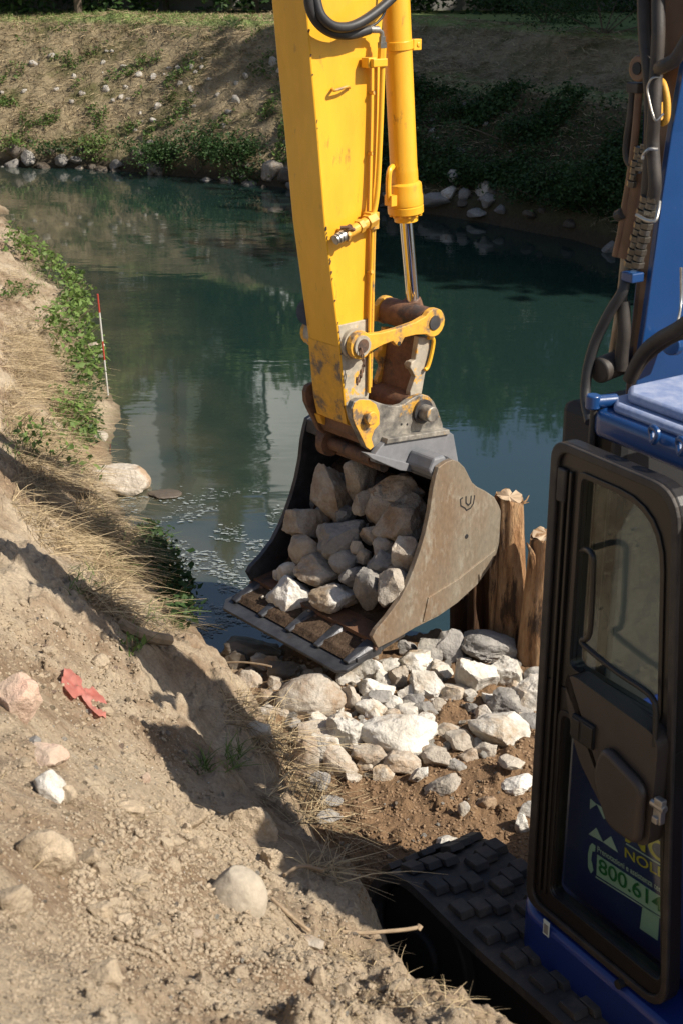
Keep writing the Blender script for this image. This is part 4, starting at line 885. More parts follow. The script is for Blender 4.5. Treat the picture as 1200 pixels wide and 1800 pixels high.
# ================================================================== RUBBLE BY THE WATER
def on_pile(px, py, hpx):
    d = ray(px, py); t = 7
    for k in range(12):
        P = CAM+d*t; g = float(zlook(np.array([P[0]]), np.array([P[1]]))[0]); g = max(g, -.02); zt = g+hpx*t/FPX*.22; t = (zt-EYE)/d[2]
    return CAM+d*t
PR = [
 (547,1226,108,78,'tan','biggest rounded tan boulder with dark pits, below the tip of the bucket blade',0),
 (697,1293,124,74,'lime','broad white boulder with a rough domed top, widest in the rubble',0),
 (873,1286,100,66,'lime','white faceted boulder with a lit flat top, alone at the right above the brown soil',-.3),
 (836,1192,70,74,'lime','chalky white egg shaped boulder left of a smaller rounded white one near the wooden piles',.3),
 (857,1138,92,56,'greyst','wide grey boulder lying against the foot of the leftmost wooden pile',-.15),
 (790,1142,50,60,'greyst','blue grey upright stone left of the wide grey boulder by the piles',.3),
 (760,1150,50,48,'greyst','round grey stone left of the blue grey upright one, under the bucket side',0),
 (888,1188,58,56,'lime','rounded white boulder between the egg shaped one and the second pile',0),
 (937,1228,64,66,'lime','white stone partly hidden by the cab door frame',.2),
 (900,1240,80,56,'greyst','dusty grey lump between the egg shaped boulder and the cab door',-.2),
 (728,1166,60,44,'lime','white angular stone behind the long wedge below the bucket corner',.2),
 (748,1206,70,56,'lime','long white wedge sloping down right in the middle of the rubble',-.6),
 (700,1195,32,42,'tan','narrow tan stone standing left of the long white wedge',.1),
 (660,1212,60,42,'lime','white boulder right of the biggest tan one, top flat',0),
 (652,1248,48,46,'lime','white rounded block directly above the broad domed boulder',.2),
 (616,1231,38,52,'tan','brown grey block touching the right side of the biggest tan boulder',0),
 (612,1291,64,66,'lime','pyramid shaped white stone left of the broad domed boulder',.1),
 (570,1318,52,58,'lime','white blocky stone leaning left of the pyramid one',.3),
 (792,1217,48,32,'lime','pale flat stone left of the egg shaped boulder',0),
 (822,1222,28,22,'lime','small pale stone just below the egg shaped boulder',0),
 (808,1306,48,42,'tan','tan block touching the left side of the lone faceted boulder',0),
 (786,1286,40,28,'tan','brown rounded stone right of the broad domed boulder',0),
 (770,1333,54,34,'tan','flat tan slab on the soil below the broad domed boulder',-.2),
 (824,1328,34,24,'tan','small tan stone under the lone faceted boulder',0),
 (854,1320,38,28,'tan','small ridged tan stone right under the lone faceted boulder',.3),
 (705,1342,60,42,'tan','tan boulder below the broad domed one, half sunk in soil',-.1),
 (650,1326,60,34,'tan','flat cream stone left of the half sunk tan boulder',0),
 (684,1170,38,26,'lime','flat cream stone just below the near corner of the bucket',0),
 (646,1178,50,40,'lime','cream stone under the near end of the bucket blade',.3),
 (438,1196,44,40,'tan','pale tan stone by the grass at the left end of the rubble',0),
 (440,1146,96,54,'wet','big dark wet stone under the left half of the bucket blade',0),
 (688,1240,34,30,'lime','sharp white chip above the broad domed boulder',.4),
 (712,1252,42,28,'lime','white flat chip right of the sharp one above the broad domed boulder',0),
 (726,1234,34,26,'greyst','grey stone right above the two white chips',0),
 (775,1380,60,30,'tan','long cream slab lying in the brown soil',.35),
 (906,1379,58,36,'lime','white streaked stone half buried in soil beside the cab door',0),
 (898,1341,42,22,'tan','low tan stone between the lone boulder and the streaked one',0),
 (536,1346,54,76,'tan','tall tan stone in the shade of the grass at the left of the rubble',-.4),
 (594,1345,44,62,'tan','tan slanting stone below the pyramid shaped white one',.6),
 (455,1290,44,40,'lime','white stone showing through the dry grass at the bank foot',0),
 (462,1256,56,34,'lime','white flat stone under the dry stalks, left of the biggest tan boulder',0),
 (550,1290,58,36,'tan','tan stone under twigs below the biggest boulder',0),
 (580,1408,40,18,'greyst','thin grey flat stone in the shaded dark soil',0),
 (580,1438,44,22,'greyst','second thin grey flat stone, nearer, in the shaded dark soil',0),
 (815,1423,20,24,'lime','small white stone sticking up from the brown soil',.3),
 (916,1450,22,44,'lime','white shard standing in soil beside the cab door',.2),
 (787,1483,40,26,'lime','white chip on the soil right above the rubber track',.1),
 (853,1412,34,26,'tan','round tan stone in the brown soil near the cab door',0),
 (932,1425,36,30,'lime','pale stone at the very edge of the cab door, half buried',0),
 (945,1188,44,30,'greyst','dim stone at the foot of the second pile',0),
 (935,1268,50,30,'greyst','dim grey slab touching the cab door, right of the lone boulder',0),
 (500,1180,52,40,'wet','dark wet stone below the middle of the blade',0),
 (470,1225,36,26,'tan','small tan stone left of the biggest boulder',0),
 (415,1205,30,26,'greyst','small grey stone at the tip of the shore by the bank',0),
 (745,1268,34,30,'lime','small pale stone on the right shoulder of the broad domed boulder',0),
 (485,1205,26,30,'tan','small reddish stone between the wet stones and the biggest boulder',0),
 (640,1285,30,34,'lime','white wedge between the pyramid stone and the broad domed boulder',0),
]
for i, (a, b, w_, h_, mt, lab, ro) in enumerate(PR):
    P = on_pile(a, b, h_*.85)
    px_rock(a, b, w_*1.16, h_*1.14, P, mt, 500+i*3, ro, label=lab, group='rubble stones on the shore', sub=5 if w_ > 56 else 4, cuts=15 if i not in (0, 1, 3, 4) else 9, rough=.075 if i > 1 else .06, round_=1 if i in (0, 1) else 0)
for i, (a, b) in enumerate(((604,1262),(640,1232),(625,1318),(668,1228),(715,1222),(775,1180),(770,1240),(830,1245),(860,1228),(905,1205),(745,1325),(800,1345),(735,1360),(672,1362),(620,1370),(520,1275),(505,1300),(585,1275),(655,1150),(715,1142),(815,1165),(835,1310),(690,1258),(760,1205),(675,1195),(610,1195),(525,1180),(460,1170),(590,1245),(850,1255),(880,1250),(745,1250),(660,1262),(560,1265),(500,1255),(480,1170),(415,1165),(918,1262),(640,1345),(560,1375))):
    r_2 = random.uniform(26, 46); P = on_pile(a, b, r_2*.5)
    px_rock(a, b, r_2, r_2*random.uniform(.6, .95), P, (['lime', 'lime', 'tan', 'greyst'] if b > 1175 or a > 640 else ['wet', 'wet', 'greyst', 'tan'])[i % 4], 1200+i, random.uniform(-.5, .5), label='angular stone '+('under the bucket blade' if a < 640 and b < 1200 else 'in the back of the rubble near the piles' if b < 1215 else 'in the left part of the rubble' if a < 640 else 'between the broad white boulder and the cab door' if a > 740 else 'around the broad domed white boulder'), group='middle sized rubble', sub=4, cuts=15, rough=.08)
# small rubble and chips: shared meshes, individual objects
VAR = []
for k in range(12):
    V, F_ = rockmesh(900+k, 3, cuts=11, rough=.07); me = bpy.data.meshes.new('stone'); me.from_pydata([tuple(v) for v in V], [], [tuple(map(int, f)) for f in F_]); me.polygons.foreach_set('use_smooth', np.ones(len(me.polygons), bool)); me.set_sharp_from_angle(angle=math.radians(38)); VAR.append(me)
VM = {}
def inst(name, P, s, mt, label, group, cat='stone', flat=.7):
    k = random.randrange(12); key = (k, mt)
    if key not in VM: me = VAR[k].copy(); me.materials.append(M[mt]); VM[key] = me
    o = bpy.data.objects.new(name, VM[key]); C.objects.link(o); o.location = P; o.scale = (s*random.uniform(.8, 1.2), s*random.uniform(.7, 1.05), s*flat*random.uniform(.75, 1.15)); o.rotation_euler = (random.uniform(-.4, .4), random.uniform(-.4, .4), random.uniform(0, 6.28))
    return tag(o, label, cat, group)
def inpoly(px, py, poly):
    c = False; n = len(poly)
    for i in range(n):
        x1, y1 = poly[i]; x2, y2 = poly[i-1]
        if (y1 > py) != (y2 > py) and px < (x2-x1)*(py-y1)/(y2-y1)+x1: c = not c
    return c
def sample(poly, n):
    xs_ = [p[0] for p in poly]; ys_ = [p[1] for p in poly]; out = []
    while len(out) < n:
        a = random.uniform(min(xs_), max(xs_)); b = random.uniform(min(ys_), max(ys_))
        if inpoly(a, b, poly): out.append((a, b))
    return out
POLYP = [(400,1140),(640,1140),(960,1110),(965,1290),(880,1330),(780,1350),(620,1370),(560,1400),(470,1290),(410,1220)]
for (a, b) in sample(POLYP, 175):
    P = on_pile(a, b, 6); s = random.choice([9, 12, 15, 20, 26])*P[1]/FPX/2*1.1; P[2] += s*.1
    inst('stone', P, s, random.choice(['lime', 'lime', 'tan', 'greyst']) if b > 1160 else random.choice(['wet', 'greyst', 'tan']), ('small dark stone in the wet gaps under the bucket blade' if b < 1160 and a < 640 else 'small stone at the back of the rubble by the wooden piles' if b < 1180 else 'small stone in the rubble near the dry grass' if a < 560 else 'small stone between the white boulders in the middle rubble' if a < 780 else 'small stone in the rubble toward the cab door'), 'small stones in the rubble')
for (a, b) in sample([(600,1400),(780,1350),(940,1320),(935,1520),(880,1540),(700,1500),(640,1560),(590,1480)], 75):
    P = on_pile(a, b, 4); s = random.choice([4, 6, 8, 12])*P[1]/FPX/2; P[2] += s*.0
    inst('stone', P, s, random.choice(['lime', 'tan', 'mclod', 'mclod', 'mclod']), 'small stone or lump pressed into the brown soil behind the rubber track', 'small stones in the brown soil')
# near slope: recognisable stones
def slope_rock(a, b, w_, h_, mt, lab, sink=.0, roll=0, **kw):
    P = hit(a, b); 
    if P is None: return
    t = P[1]; d = ray(a, b); P = P+np.array([0, 0, h_*t/FPX*.21-sink]); 
    d = d/d[1]; s_ = 1.0
    return px_rock(a, b, w_, h_, P, mt, int(a*7+b), roll, label=lab, **kw)
slope_rock(415,1588,112,112,'cobble','smooth round grey-tan cobble half buried in the slope',.02,0,round_=1,rough=.03,cuts=3,sub=5,cat='cobble')
slope_rock(22,1252,92,110,'pink','pink stone with a flat lit face at the left edge, above a smaller pink one',.01,-.5,sub=5)
slope_rock(82,1338,86,46,'pink','smaller pink stone lying flat below the one at the left edge',.01,-.1,sub=5)
slope_rock(88,1400,58,80,'lime','white and tan cracked stone under the flat pink one on the slope',.01,-.2,sub=5)
slope_rock(82,1520,104,100,'clod','large soil covered block at the left with a reddish top edge',.01,-.1,sub=5,cuts=10)
slope_rock(120,1412,34,44,'clod','small soil coloured wedge beside the white and tan cracked stone',.0,0)
slope_rock(328,1446,84,58,'clod','flat topped clod of dry earth at the edge of the cast shadow',.01,0,sub=5,cuts=9)
slope_rock(350,1492,38,32,'clod','block of dry earth just under the flat topped clod',0,0)
slope_rock(290,1488,34,28,'clod','rounded clod of dry earth left below the flat topped clod',0,0)
slope_rock(185,1722,64,62,'clod','dome shaped dusty stone low down on the slope',.01,0,sub=5,cuts=7,rough=.03)
slope_rock(155,1520,44,34,'clod','split clod casting a dark shadow right of the large soil covered block',0,.3)
slope_rock(180,1612,46,40,'clod','ragged clod with a dark undercut left side',0,.2)
slope_rock(252,1576,44,28,'clod','ridge shaped clod in the middle of the lower slope',0,-.4)
slope_rock(238,1548,60,26,'clod','long low crust of earth above the ridge shaped clod',0,-.3)
slope_rock(205,1596,24,22,'clod','small clod between the ragged one and the ridge shaped one',0,0)
slope_rock(255,1375,22,24,'pink','small pinkish stone beside the lower end of the shadow',0,0)
slope_rock(345,1648,28,20,'tan','small pale stone left below the smooth cobble',0,0)
slope_rock(548,1660,44,24,'tan','flat pale chip near the twigs on the lower right slope',0,-.3)
slope_rock(560,1730,30,50,'clod','upright clod near the bottom edge, right of centre',0,0)
slope_rock(420,1712,36,26,'clod','brown clod near the bottom centre of the slope',0,.3)
slope_rock(60,1305,26,16,'greyst','little grey pebble stone between the two pink stones',0,0)
slope_rock(448,1462,78,92,'clod','tall broken edge of crusted earth right of the flat topped clod',.02,.35,sub=5,cuts=12,rough=.12)
slope_rock(478,1520,50,56,'clod','lower broken earth crust at the slope edge above the root end',.02,.3,sub=5,cuts=12,rough=.12)
slope_rock(225,1420,60,34,'clod','low crusted hump left of the flat topped clod',.01,-.2,sub=4,cuts=12,rough=.12)
slope_rock(610,1745,54,40,'clod','crusted hump at the lower right end of the slope',.01,.2,sub=4,cuts=12,rough=.12)
slope_rock(700,1740,44,36,'clod','crusted lump nearest the bank edge over the track',.01,.2,sub=4,cuts=12,rough=.12)
slope_rock(24,1600,74,66,'clod','dusty half buried stone at the left edge, lower than the soil covered block',.0,0,sub=5)
slope_rock(88,1148,26,16,'clod','small stone on the bare upper slope above the red film',0,0)
for i in range(46):
    a, b = random.choice([lambda: (random.uniform(285, 430), random.uniform(1420, 1540)), lambda: (random.uniform(110, 330), random.uniform(1500, 1640)), lambda: (random.uniform(60, 640), random.uniform(1560, 1780)), lambda: (random.uniform(20, 260), random.uniform(1130, 1420))])()
    w_ = random.choice([14, 18, 22, 28, 36]); zl = 'beside the flat topped clod at the shadow edge' if 285 <= a <= 430 and b < 1540 else 'below the large soil covered block' if b < 1640 and a < 330 else 'on the lower slope near the camera' if b > 1540 else 'on the bare slope near the pink stones'
    slope_rock(a, b, w_, w_*random.uniform(.55, .9), 'clod', ('big' if w_ > 25 else 'small')+' earth lump '+zl, .006, random.uniform(-.5, .5), cat='clod', group='earth lumps on the slope')
# shoreline stones
def shore_rock(a, b, w_, h_, mt, lab, z=.03, **kw):
    return px_rock(a, b, w_, h_, onz(a, b, z), mt, int(a+b*3), kw.pop('roll', 0), label=lab, **kw)
shore_rock(214,842,106,62,'tan','long pale boulder sliding from the bank into the water',.08,roll=-.5,sub=5,cuts=8,rough=.04)
shore_rock(290,868,60,14,'wet','flat dark stone just breaking the water surface off the long pale boulder',.01)
shore_rock(172,771,38,32,'tan','square pale stone at the waterline under the green weeds',.05)
shore_rock(170,610,30,18,'tan','small stone in the water below the red and white pole',.03)
shore_rock(140,698,26,26,'greyst','brown stone under the leaves at the waterline, left of the pole foot',.05)
shore_rock(155,775,30,34,'wet','dark stone behind the square pale one at the waterline',.05)
shore_rock(128,680,40,40,'wet','dark stone under the overhanging weeds left of the pole',.08)
# pebbles on the slope
SL = [(0,1050),(200,1110),(330,1300),(420,1480),(560,1580),(760,1760),(850,1800),(0,1800)]
pts = sample(SL, 230)
for (a, b) in pts:
    P = hit(a, b)
    if P is None: continue
    s = random.choice([3.5, 5, 6.5, 8, 11, 15])*P[1]/FPX/2
    inst('pebble', P+np.array([0, 0, s*.15]), s, random.choice(['clod', 'clod', 'clod', 'tan', 'tan', 'lime', 'pink']), ('pebble or earth crumb on the upper slope above the red film' if b < 1190 else 'pebble or earth crumb on the slope left of the big shadow' if b < 1420 else 'pebble or earth crumb on the middle slope around the smooth cobble' if b < 1640 else 'pebble or earth crumb on the lowest slope near the camera'), 'pebbles on the near slope', 'pebble')
def crumbs(name, pts, smin, smax, mt, lift=.2):
    Vs, Fs = ICO[2][0], ICO[2][1]; VV = []; FF = []; n = 0
    b0 = [rockmesh(2000+k, 2, cuts=9, rough=.1) for k in range(6)]
    for (a, b) in pts:
        P = hit(a, b)
        if P is None: continue
        s = (smin+(smax-smin)*random.random()**2.2)*P[1]/FPX/2; V, F_ = b0[random.randrange(6)]; an = random.uniform(0, 6.28); ca, sa = math.cos(an), math.sin(an)
        V = (V*np.array([s, s*random.uniform(.6, 1), s*random.uniform(.5, .9)]))@np.array([[ca, sa, 0], [-sa, ca, 0], [0, 0, 1]])+P+np.array([0, 0, s*lift]); VV.append(V); FF.append(F_+n); n += len(V)
    o = arr(name, np.concatenate(VV), np.concatenate(FF), mt, smooth=False); o['kind'] = 'stuff'; return o
crumbs('gravel', sample(SL, 9000), 1.5, 11, 'clod', .25)
crumbs('gravel', sample([(200,1390),(420,1440),(480,1560),(380,1700),(140,1700),(120,1560)], 3200), 2.5, 18, 'clod', .3)
crumbs('gravel', sample([(0,1600),(500,1640),(780,1790),(0,1800)], 3200), 2.5, 14, 'clod', .3)
crumbs('gravel', sample(SL, 600), 1.2, 5, 'lime')
crumbs('loose_soil', sample([(480,1150),(960,1240),(945,1560),(880,1560),(700,1500),(640,1600),(560,1450)], 5200), 1.5, 10, 'mclod', .1)
# ================================================================== LOG PILES
def logpile(bx_, by_, tx_, ty_, r0, r1, mt, lab, zb=.05, seed=1, base=-.35):
    Pb = onz(bx_, by_, zb); d = ray(tx_, ty_); t = (Pb[1]+.0)/d[1]; Pt = CAM+d*t
    n = 26; m = 26; V = []; dr = (Pt-Pb); P0 = Pb-dr*((zb-base)/dr[2]); V2 = []
    for i in range(n+1):
        f = i/n; c = P0+(Pt-P0)*f; r = r0+(r1-r0)*f
        for k in range(m):
            a = 2*math.pi*k/m; rr = r*(1+.10*vnoise(np.array(k*.9+seed), np.array(f*1.2+seed))+.05*vnoise(np.array(k*2.3), np.array(f*7.+seed))+.06*math.sin(a*2+seed))
            zz = c[2]+(.03*float(vnoise(np.array(k*.8), np.array(seed*3.))) if i == n else 0)
            V.append((c[0]+rr*math.cos(a), c[1]+rr*math.sin(a), zz))
    Fc = [(i*m+k, i*m+(k+1) % m, (i+1)*m+(k+1) % m, (i+1)*m+k) for i in range(n) for k in range(m)]
    o = MB().add([np.array(v)-P0 for v in V], Fc+[tuple(range(n*m, (n+1)*m))]).build('wooden_pile', mt, None, smooth=True, sharp=50); o.location = P0
    tag(o, lab, 'wooden pile', 'wooden piles at the shore')
    cap = MB(); cap.add([np.array((Pt[0]+(r1*.93)*math.cos(2*math.pi*k/m), Pt[1]+(r1*.93)*math.sin(2*math.pi*k/m), Pt[2]+.008+.02*float(vnoise(np.array(k*.8), np.array(seed*3.)))))-P0 for k in range(m)]+[Pt-P0+np.array([0, 0, .012])], [(k, (k+1) % m, m) for k in range(m)]).build('cut_end', 'cutwood', o)
    return o, P0, Pt, dr
def splinter(o, P0, pts, r, mt='wood'):
    MB().tube([np.array(p)-P0 for p in pts], r, 6).build('splinter', mt, o)
o, P0, Pt, dr = logpile(893,1165,894,876,.13,.075,'wood','tallest pale wooden pile, right behind the bucket side plate',seed=3)
X3 = np.array([1., 0, 0])
splinter(o, P0, [Pt+np.array([.06, -.03, -.02]), Pt+np.array([.085, -.03, .0]), Pt+np.array([.10, -.02, .025])], [.006, .005, .002]); splinter(o, P0, [Pt+np.array([.06, -.03, -.02]), Pt+np.array([.1, -.03, -.01])], [.005, .002])
splinter(o, P0, [Pt+dr*-.05+np.array([-.07, -.03, 0]), Pt+dr*-.45+np.array([-.085, -.05, 0]), Pt+dr*-.8+np.array([-.10, -.06, 0])], [.014, .02, .006])
o, P0, Pt, dr = logpile(945,1198,961,942,.14,.082,'wood','leaning wooden pile with a split top, between the tallest pile and the cab door',seed=8)
splinter(o, P0, [Pt+dr*-.25+np.array([-.05, -.04, 0]), Pt+dr*-.1+np.array([-.075, -.05, 0]), Pt+dr*-.02+np.array([-.11, -.05, 0.0])], [.02, .016, .004]); splinter(o, P0, [Pt+dr*-.9+np.array([-.06, -.06, 0]), Pt+dr*-.3+np.array([-.045, -.065, 0])], [.02, .008])
o, P0, Pt, dr = logpile(838,1130,838,1010,.07,.05,'dwood','short dark broken pile in the shade under the bucket heel',seed=12)
o, P0, Pt, dr = logpile(808,1118,806,1045,.07,.055,'dwood','lowest dark pile stump, mostly hidden by the bucket',seed=15)
o, P0, Pt, dr = logpile(868,1135,866,960,.06,.05,'dwood','dark pile standing close behind the left of the tallest pale one',seed=19)
# ================================================================== POLE, FILM, STICKS
Pp = onz(191,700,0); dd = ray(172,517); Pq = CAM+dd*(Pp[1]*.985/dd[1]); v = Pq-Pp
pole = thing('survey_pole', tuple(Pp), 0, 'thin red and white striped pole leaning in the water by the weeds', 'pole')
for k, (f0, f1, m_) in enumerate([(-.15,.12,'whitepaint'),(.12,.36,'redpaint'),(.36,.60,'redpaint'),(.60,.83,'whitepaint'),(.83,1,'redpaint')]):
    if k == 2: f0, f1, m_ = .38, .56, 'redpaint'
    if k == 1: f0, f1, m_ = .12, .38, 'whitepaint'
    if k == 3: f0 = .56
    MB().cyl(v*f0, v*f1, .0075, n=10).build('pole_band', m_, pole, smooth=True)
def film():
    n = 34; V = []; P0 = hit(150, 1228); 
    a0 = hit(112, 1190); a1 = hit(190, 1262); dx = (a1-a0)
    Hs = np.array([hit(112+80*q+14*r_1, 1193+66*q-14*r_1) for q in (0, .25, .5, .75, 1) for r_1 in (-1, 1)]); PC = Hs.mean(0)+np.array([0, 0, .006]); PN = np.linalg.svd(Hs-Hs.mean(0))[2][2]
    for i in range(n):
        for j in range(14):
            u = i/(n-1); w_ = (j/13-.5)
            px = 112+(190-112)*u; py = 1193+(1258-1193)*u+w_*(40-24*math.exp(-((u-.48)/.12)**2)-22*sst(u, .82, 1.0)-12*sst(u, .15, 0))
            px += w_*-6
            d = ray(px, py); t = P0[1]/ray(150, 1228)[1]*(1+.0*u)
            g = CAM+d*(((PC-CAM)@PN)/(d@PN)); h_ = .008+.013*abs(float(vnoise(np.array(u*5.), np.array(w_*3.+3)))) + .004*float(vnoise(np.array(u*16.), np.array(w_*8.)))+.006*math.sin(u*12+w_*6)**2
            V.append(g+np.array([0, 0, h_]))
    F_ = [(i*14+j, (i+1)*14+j, (i+1)*14+j+1, i*14+j+1) for i in range(n-1) for j in range(13) if not (12 < i < 15 and (j < 3 or j > 10))]
    V = np.array(V); o = arr('plastic_scrap', V-P0, [tuple(f) for f in F_], 'redp', smooth=True); o.location = P0
    return tag(o, 'crumpled red plastic film scrap lying on the bare slope', 'plastic scrap')
film()
def stick(name, pts, r, lab, mt='twig', lift=.012, cat='twig', group=None):
    P = [hit(a, b)+np.array([0, 0, lift+z]) for a, b, z in pts]; o0 = P[0]
    o = MB().tube(cat_spline([p-o0 for p in P], 5), r, 8).build(name, mt, None, smooth=True); o.location = o0; return tag(o, lab, cat, group)
lg = stick('driftwood', [(212,1102,0),(240,1122,.01),(268,1136,.02),(298,1147,.04)], .026, 'grey weathered piece of wood half buried at the top of the cast shadow', mt='twig', cat='driftwood')
Ps = hit(600, 1640); pt = [(600,1638),(640,1640),(680,1637),(712,1634),(736,1630)]
tb_ = Ps[1]/ray(600,1640)[1]; P = [CAM+ray(a, b)*(tb_+.02*i) for i, (a, b) in enumerate(pt)]
o = MB().tube(cat_spline([p-P[0] for p in P], 4), .0055, 8).cyl(P[-1]-P[0]-.004, P[-1]-P[0]+.004, .009, n=7).build('twig', 'twig', None, smooth=True); o.location = P[0]; tag(o, 'pale bare twig sticking out level over the dark gap beside the track', 'twig')
stick('twig', [(478,1588,0),(510,1620,0),(545,1650,.01)], .005, 'thin brown twig lying right of the smooth cobble')
stick('twig', [(500,1545,.0),(530,1540,.02),(570,1552,.03)], .006, 'crooked root end poking from the slope edge above the cobble')
P = [onz(a, b, z) for a, b, z in [(385,1165,.3),(425,1164,.32),(460,1168,.33),(478,1172,.33)]]
o = MB().tube(cat_spline([p-P[0] for p in P], 4), .005, 6).build('twig', 'twig', None, smooth=True); o.location = P[0]; tag(o, 'thin bare twig reaching over the dark wet stone from the bank', 'twig')
# ================================================================== VEGETATION
def blades(name, roots, L0, L1, w0, mt, lean=(0, 0), leanr=.6, curl=.6, kind='stuff', tlo=0, thi=1, up=1.0):
    n = len(roots); R_ = np.array(roots); L_ = rng.uniform(L0, L1, n); az = rng.uniform(0, 2*np.pi, n)
    dx = np.cos(az)*leanr+lean[0]+rng.normal(0, .15, n); dy = np.sin(az)*leanr+lean[1]+rng.normal(0, .15, n); dz = up*rng.uniform(.4, 1.1, n)
    D = np.stack([dx, dy, dz], 1); D /= np.linalg.norm(D, axis=1)[:, None]
    side = np.cross(D, np.array([0, 0, 1.])); sn_ = np.linalg.norm(side, axis=1)[:, None]; side = side/np.maximum(sn_, .05)
    rot = rng.uniform(-1, 1, n)[:, None]; side = side+np.cross(D, side)*rot; side /= np.linalg.norm(side, axis=1)[:, None]
    V = np.zeros((n, 8, 3)); bend = np.stack([dx*curl, dy*curl, -curl*np.ones(n)], 1)
    wob = rng.normal(0, .10, (n, 3))
    for i, f in enumerate((0, .35, .7, 1.)):
        c = R_+D*L_[:, None]*f+(bend*(f*f)+wob*np.sin(f*5)[..., None] if False else bend*(f*f)+wob*f*(1-f)*2)*L_[:, None]*.6
        w_ = w0*(1-f*.8)*rng.uniform(.7, 1.3, n)
        V[:, i*2] = c-side*w_[:, None]/2; V[:, i*2+1] = c+side*w_[:, None]/2
    base = np.arange(n)[:, None]*8; q = np.array([[0, 1, 3, 2], [2, 3, 5, 4], [4, 5, 7, 6]])
    F_ = (base[:, None, :]+q[None]).reshape(-1, 4)
    tint = np.repeat(rng.uniform(tlo, thi, n), 8)
    o = arr(name, V.reshape(-1, 3), F_, mt, attrs={'tint': tint}); 
    if kind: o['kind'] = kind
    return o
def leaves(name, cen, s0, s1, mt, flat=.6, parent=None, kind=None, tlo=0, thi=1, tint=None, asp=.6):
    n = len(cen); Cn = np.array(cen); nr = rng.normal(size=(n, 3)); nr[:, 2] = np.abs(nr[:, 2])+flat; nr /= np.linalg.norm(nr, axis=1)[:, None]
    a = np.cross(nr, rng.normal(size=(n, 3))); a /= np.linalg.norm(a, axis=1)[:, None]; b = np.cross(nr, a); s = rng.uniform(s0, s1, n)[:, None]
    V = np.zeros((n, 6, 3)); V[:, 0] = Cn-a*s*.5; V[:, 1] = Cn-b*s*asp*.5-a*s*.1; V[:, 2] = Cn+nr*s*-.06+a*s*.02; V[:, 3] = Cn+b*s*asp*.5-a*s*.1; V[:, 4] = Cn+a*s*.55-nr*s*.15; V[:, 5] = Cn
    V[:, 2] = Cn-nr*s*.07
    base = np.arange(n)[:, None]*6; q = np.array([[0, 1, 2], [0, 2, 3], [1, 4, 2], [2, 4, 3]]); F_ = (base[:, None, :]+q[None]).reshape(-1, 3)
    tn = rng.uniform(tlo, thi, n) if tint is None else tint
    o = arr(name, V.reshape(-1, 3), F_, mt, parent, attrs={'tint': np.repeat(tn, 6)})
    if kind: o['kind'] = kind
    return o
def roots(poly, n, f=hit, dens=None):
    out = []
    for (a, b) in sample(poly, n):
        if dens and random.random() > dens(a, b): continue
        P = f(a, b)
        if P is not None: out.append(P)
    return out
def fastroots(poly, n):    # sample quickly on a cached hit grid
    return roots(poly, n)
# a coarse lookup of the near ground by pixel, to place thousands of blades quickly
GRID = {}
def gh(a, b):
    i, j = int(a//6), int(b//6); k = (i, j)
    if k not in GRID: GRID[k] = hit(i*6+3, j*6+3)
    P = GRID[k]
    if P is None: return None
    d = ray(a, b); t = (P[2]-EYE)/d[2]; X_ = CAM+d*t
    return X_
def groots(poly, n, patchy=0, seed=0):
    P = []
    for (a, b) in sample(poly, n):
        if patchy and float(vnoise(np.array(a/38.+seed), np.array(b/30.))) < patchy*2-1: continue
        q = gh(a, b)
        if q is not None: P.append(q)
    P = np.array(P); P[:, 2] = zlook(P[:, 0], P[:, 1]); return P
S1 = [(0,440),(60,520),(110,620),(115,700),(135,780),(150,850),(200,960),(245,1080),(220,1100),(150,1060),(90,980),(0,860)]
S1b = [(0,520),(70,600),(110,700),(140,800),(175,880),(215,980),(180,1010),(100,900),(0,760)]
blades('dry_grass', groots(S1, 5200, .36), .06, .28, .0045, 'straw', (.45, -.2), .8, .45, up=.28)
blades('dry_grass', groots(S1b, 6000, .35, 3), .10, .36, .0045, 'straw', (.55, -.3), .65, .45, up=.22)
S2 = [(180,980),(260,1000),(310,1110),(240,1130),(150,1060)]
blades('dry_grass', groots(S2, 450, .3, 5), .06, .22, .004, 'gstraw', (.3, -.2), .7, .6, up=.4)
S3 = [(400,1200),(450,1250),(470,1330),(520,1400),(560,1470),(600,1540),(590,1560),(540,1530),(480,1440),(420,1330),(390,1260)]
blades('dry_grass', groots(S3, 900, .5, 9), .06, .26, .0042, 'straw', (.6, .1), .9, .5, up=.3)
blades('dry_grass', groots([(430,1240),(470,1240),(560,1400),(600,1480),(520,1420)], 700, .4, 19), .10, .34, .005, 'straw', (.7, .1), .8, .45, up=.3)
blades('dry_grass', groots([(560,1640),(700,1660),(860,1790),(600,1790)], 420, .5, 12), .02, .07, .0022, 'straw', (.5, -.1), 1, .5, up=.25)
blades('dry_grass', groots([(0,1060),(240,1130),(560,1500),(500,1640),(0,1640)], 900, .62, 22), .02, .10, .0018, 'gstraw', (.2, -.1), .8, .3, up=.25)
blades('green_grass', groots([(150,900),(280,960),(310,1100),(250,1090),(170,980)], 700, .45, 31), .08, .24, .005, 'grass', (.4, -.1), .6, .7, up=.8)
for pp_, n_ in (([(345,1340),(370,1340),(370,1360),(345,1360)], 36), ([(395,1320),(425,1320),(425,1360),(395,1360)], 60), ([(225,1100),(245,1100),(245,1150),(225,1150)], 30), ([(120,1000),(180,1000),(180,1050),(120,1050)], 50), ([(0,740),(60,760),(60,820),(0,800)], 80)):
    o = blades('grass_tuft', groots(pp_, n_), .05, .15, .005, 'grass', (.1, 0), .5, .5, up=1, kind=None); tag(o, {36: 'small green grass tuft in the cast shadow on the slope', 60: 'taller green grass tuft at the right end of the cast shadow', 30: 'green tuft growing by the weathered wood', 50: 'green tuft in the diagonal strip of shadow', 80: 'green tuft above the strip of shadow at the left edge'}[n_], 'grass tuft', 'green tufts on the slope')
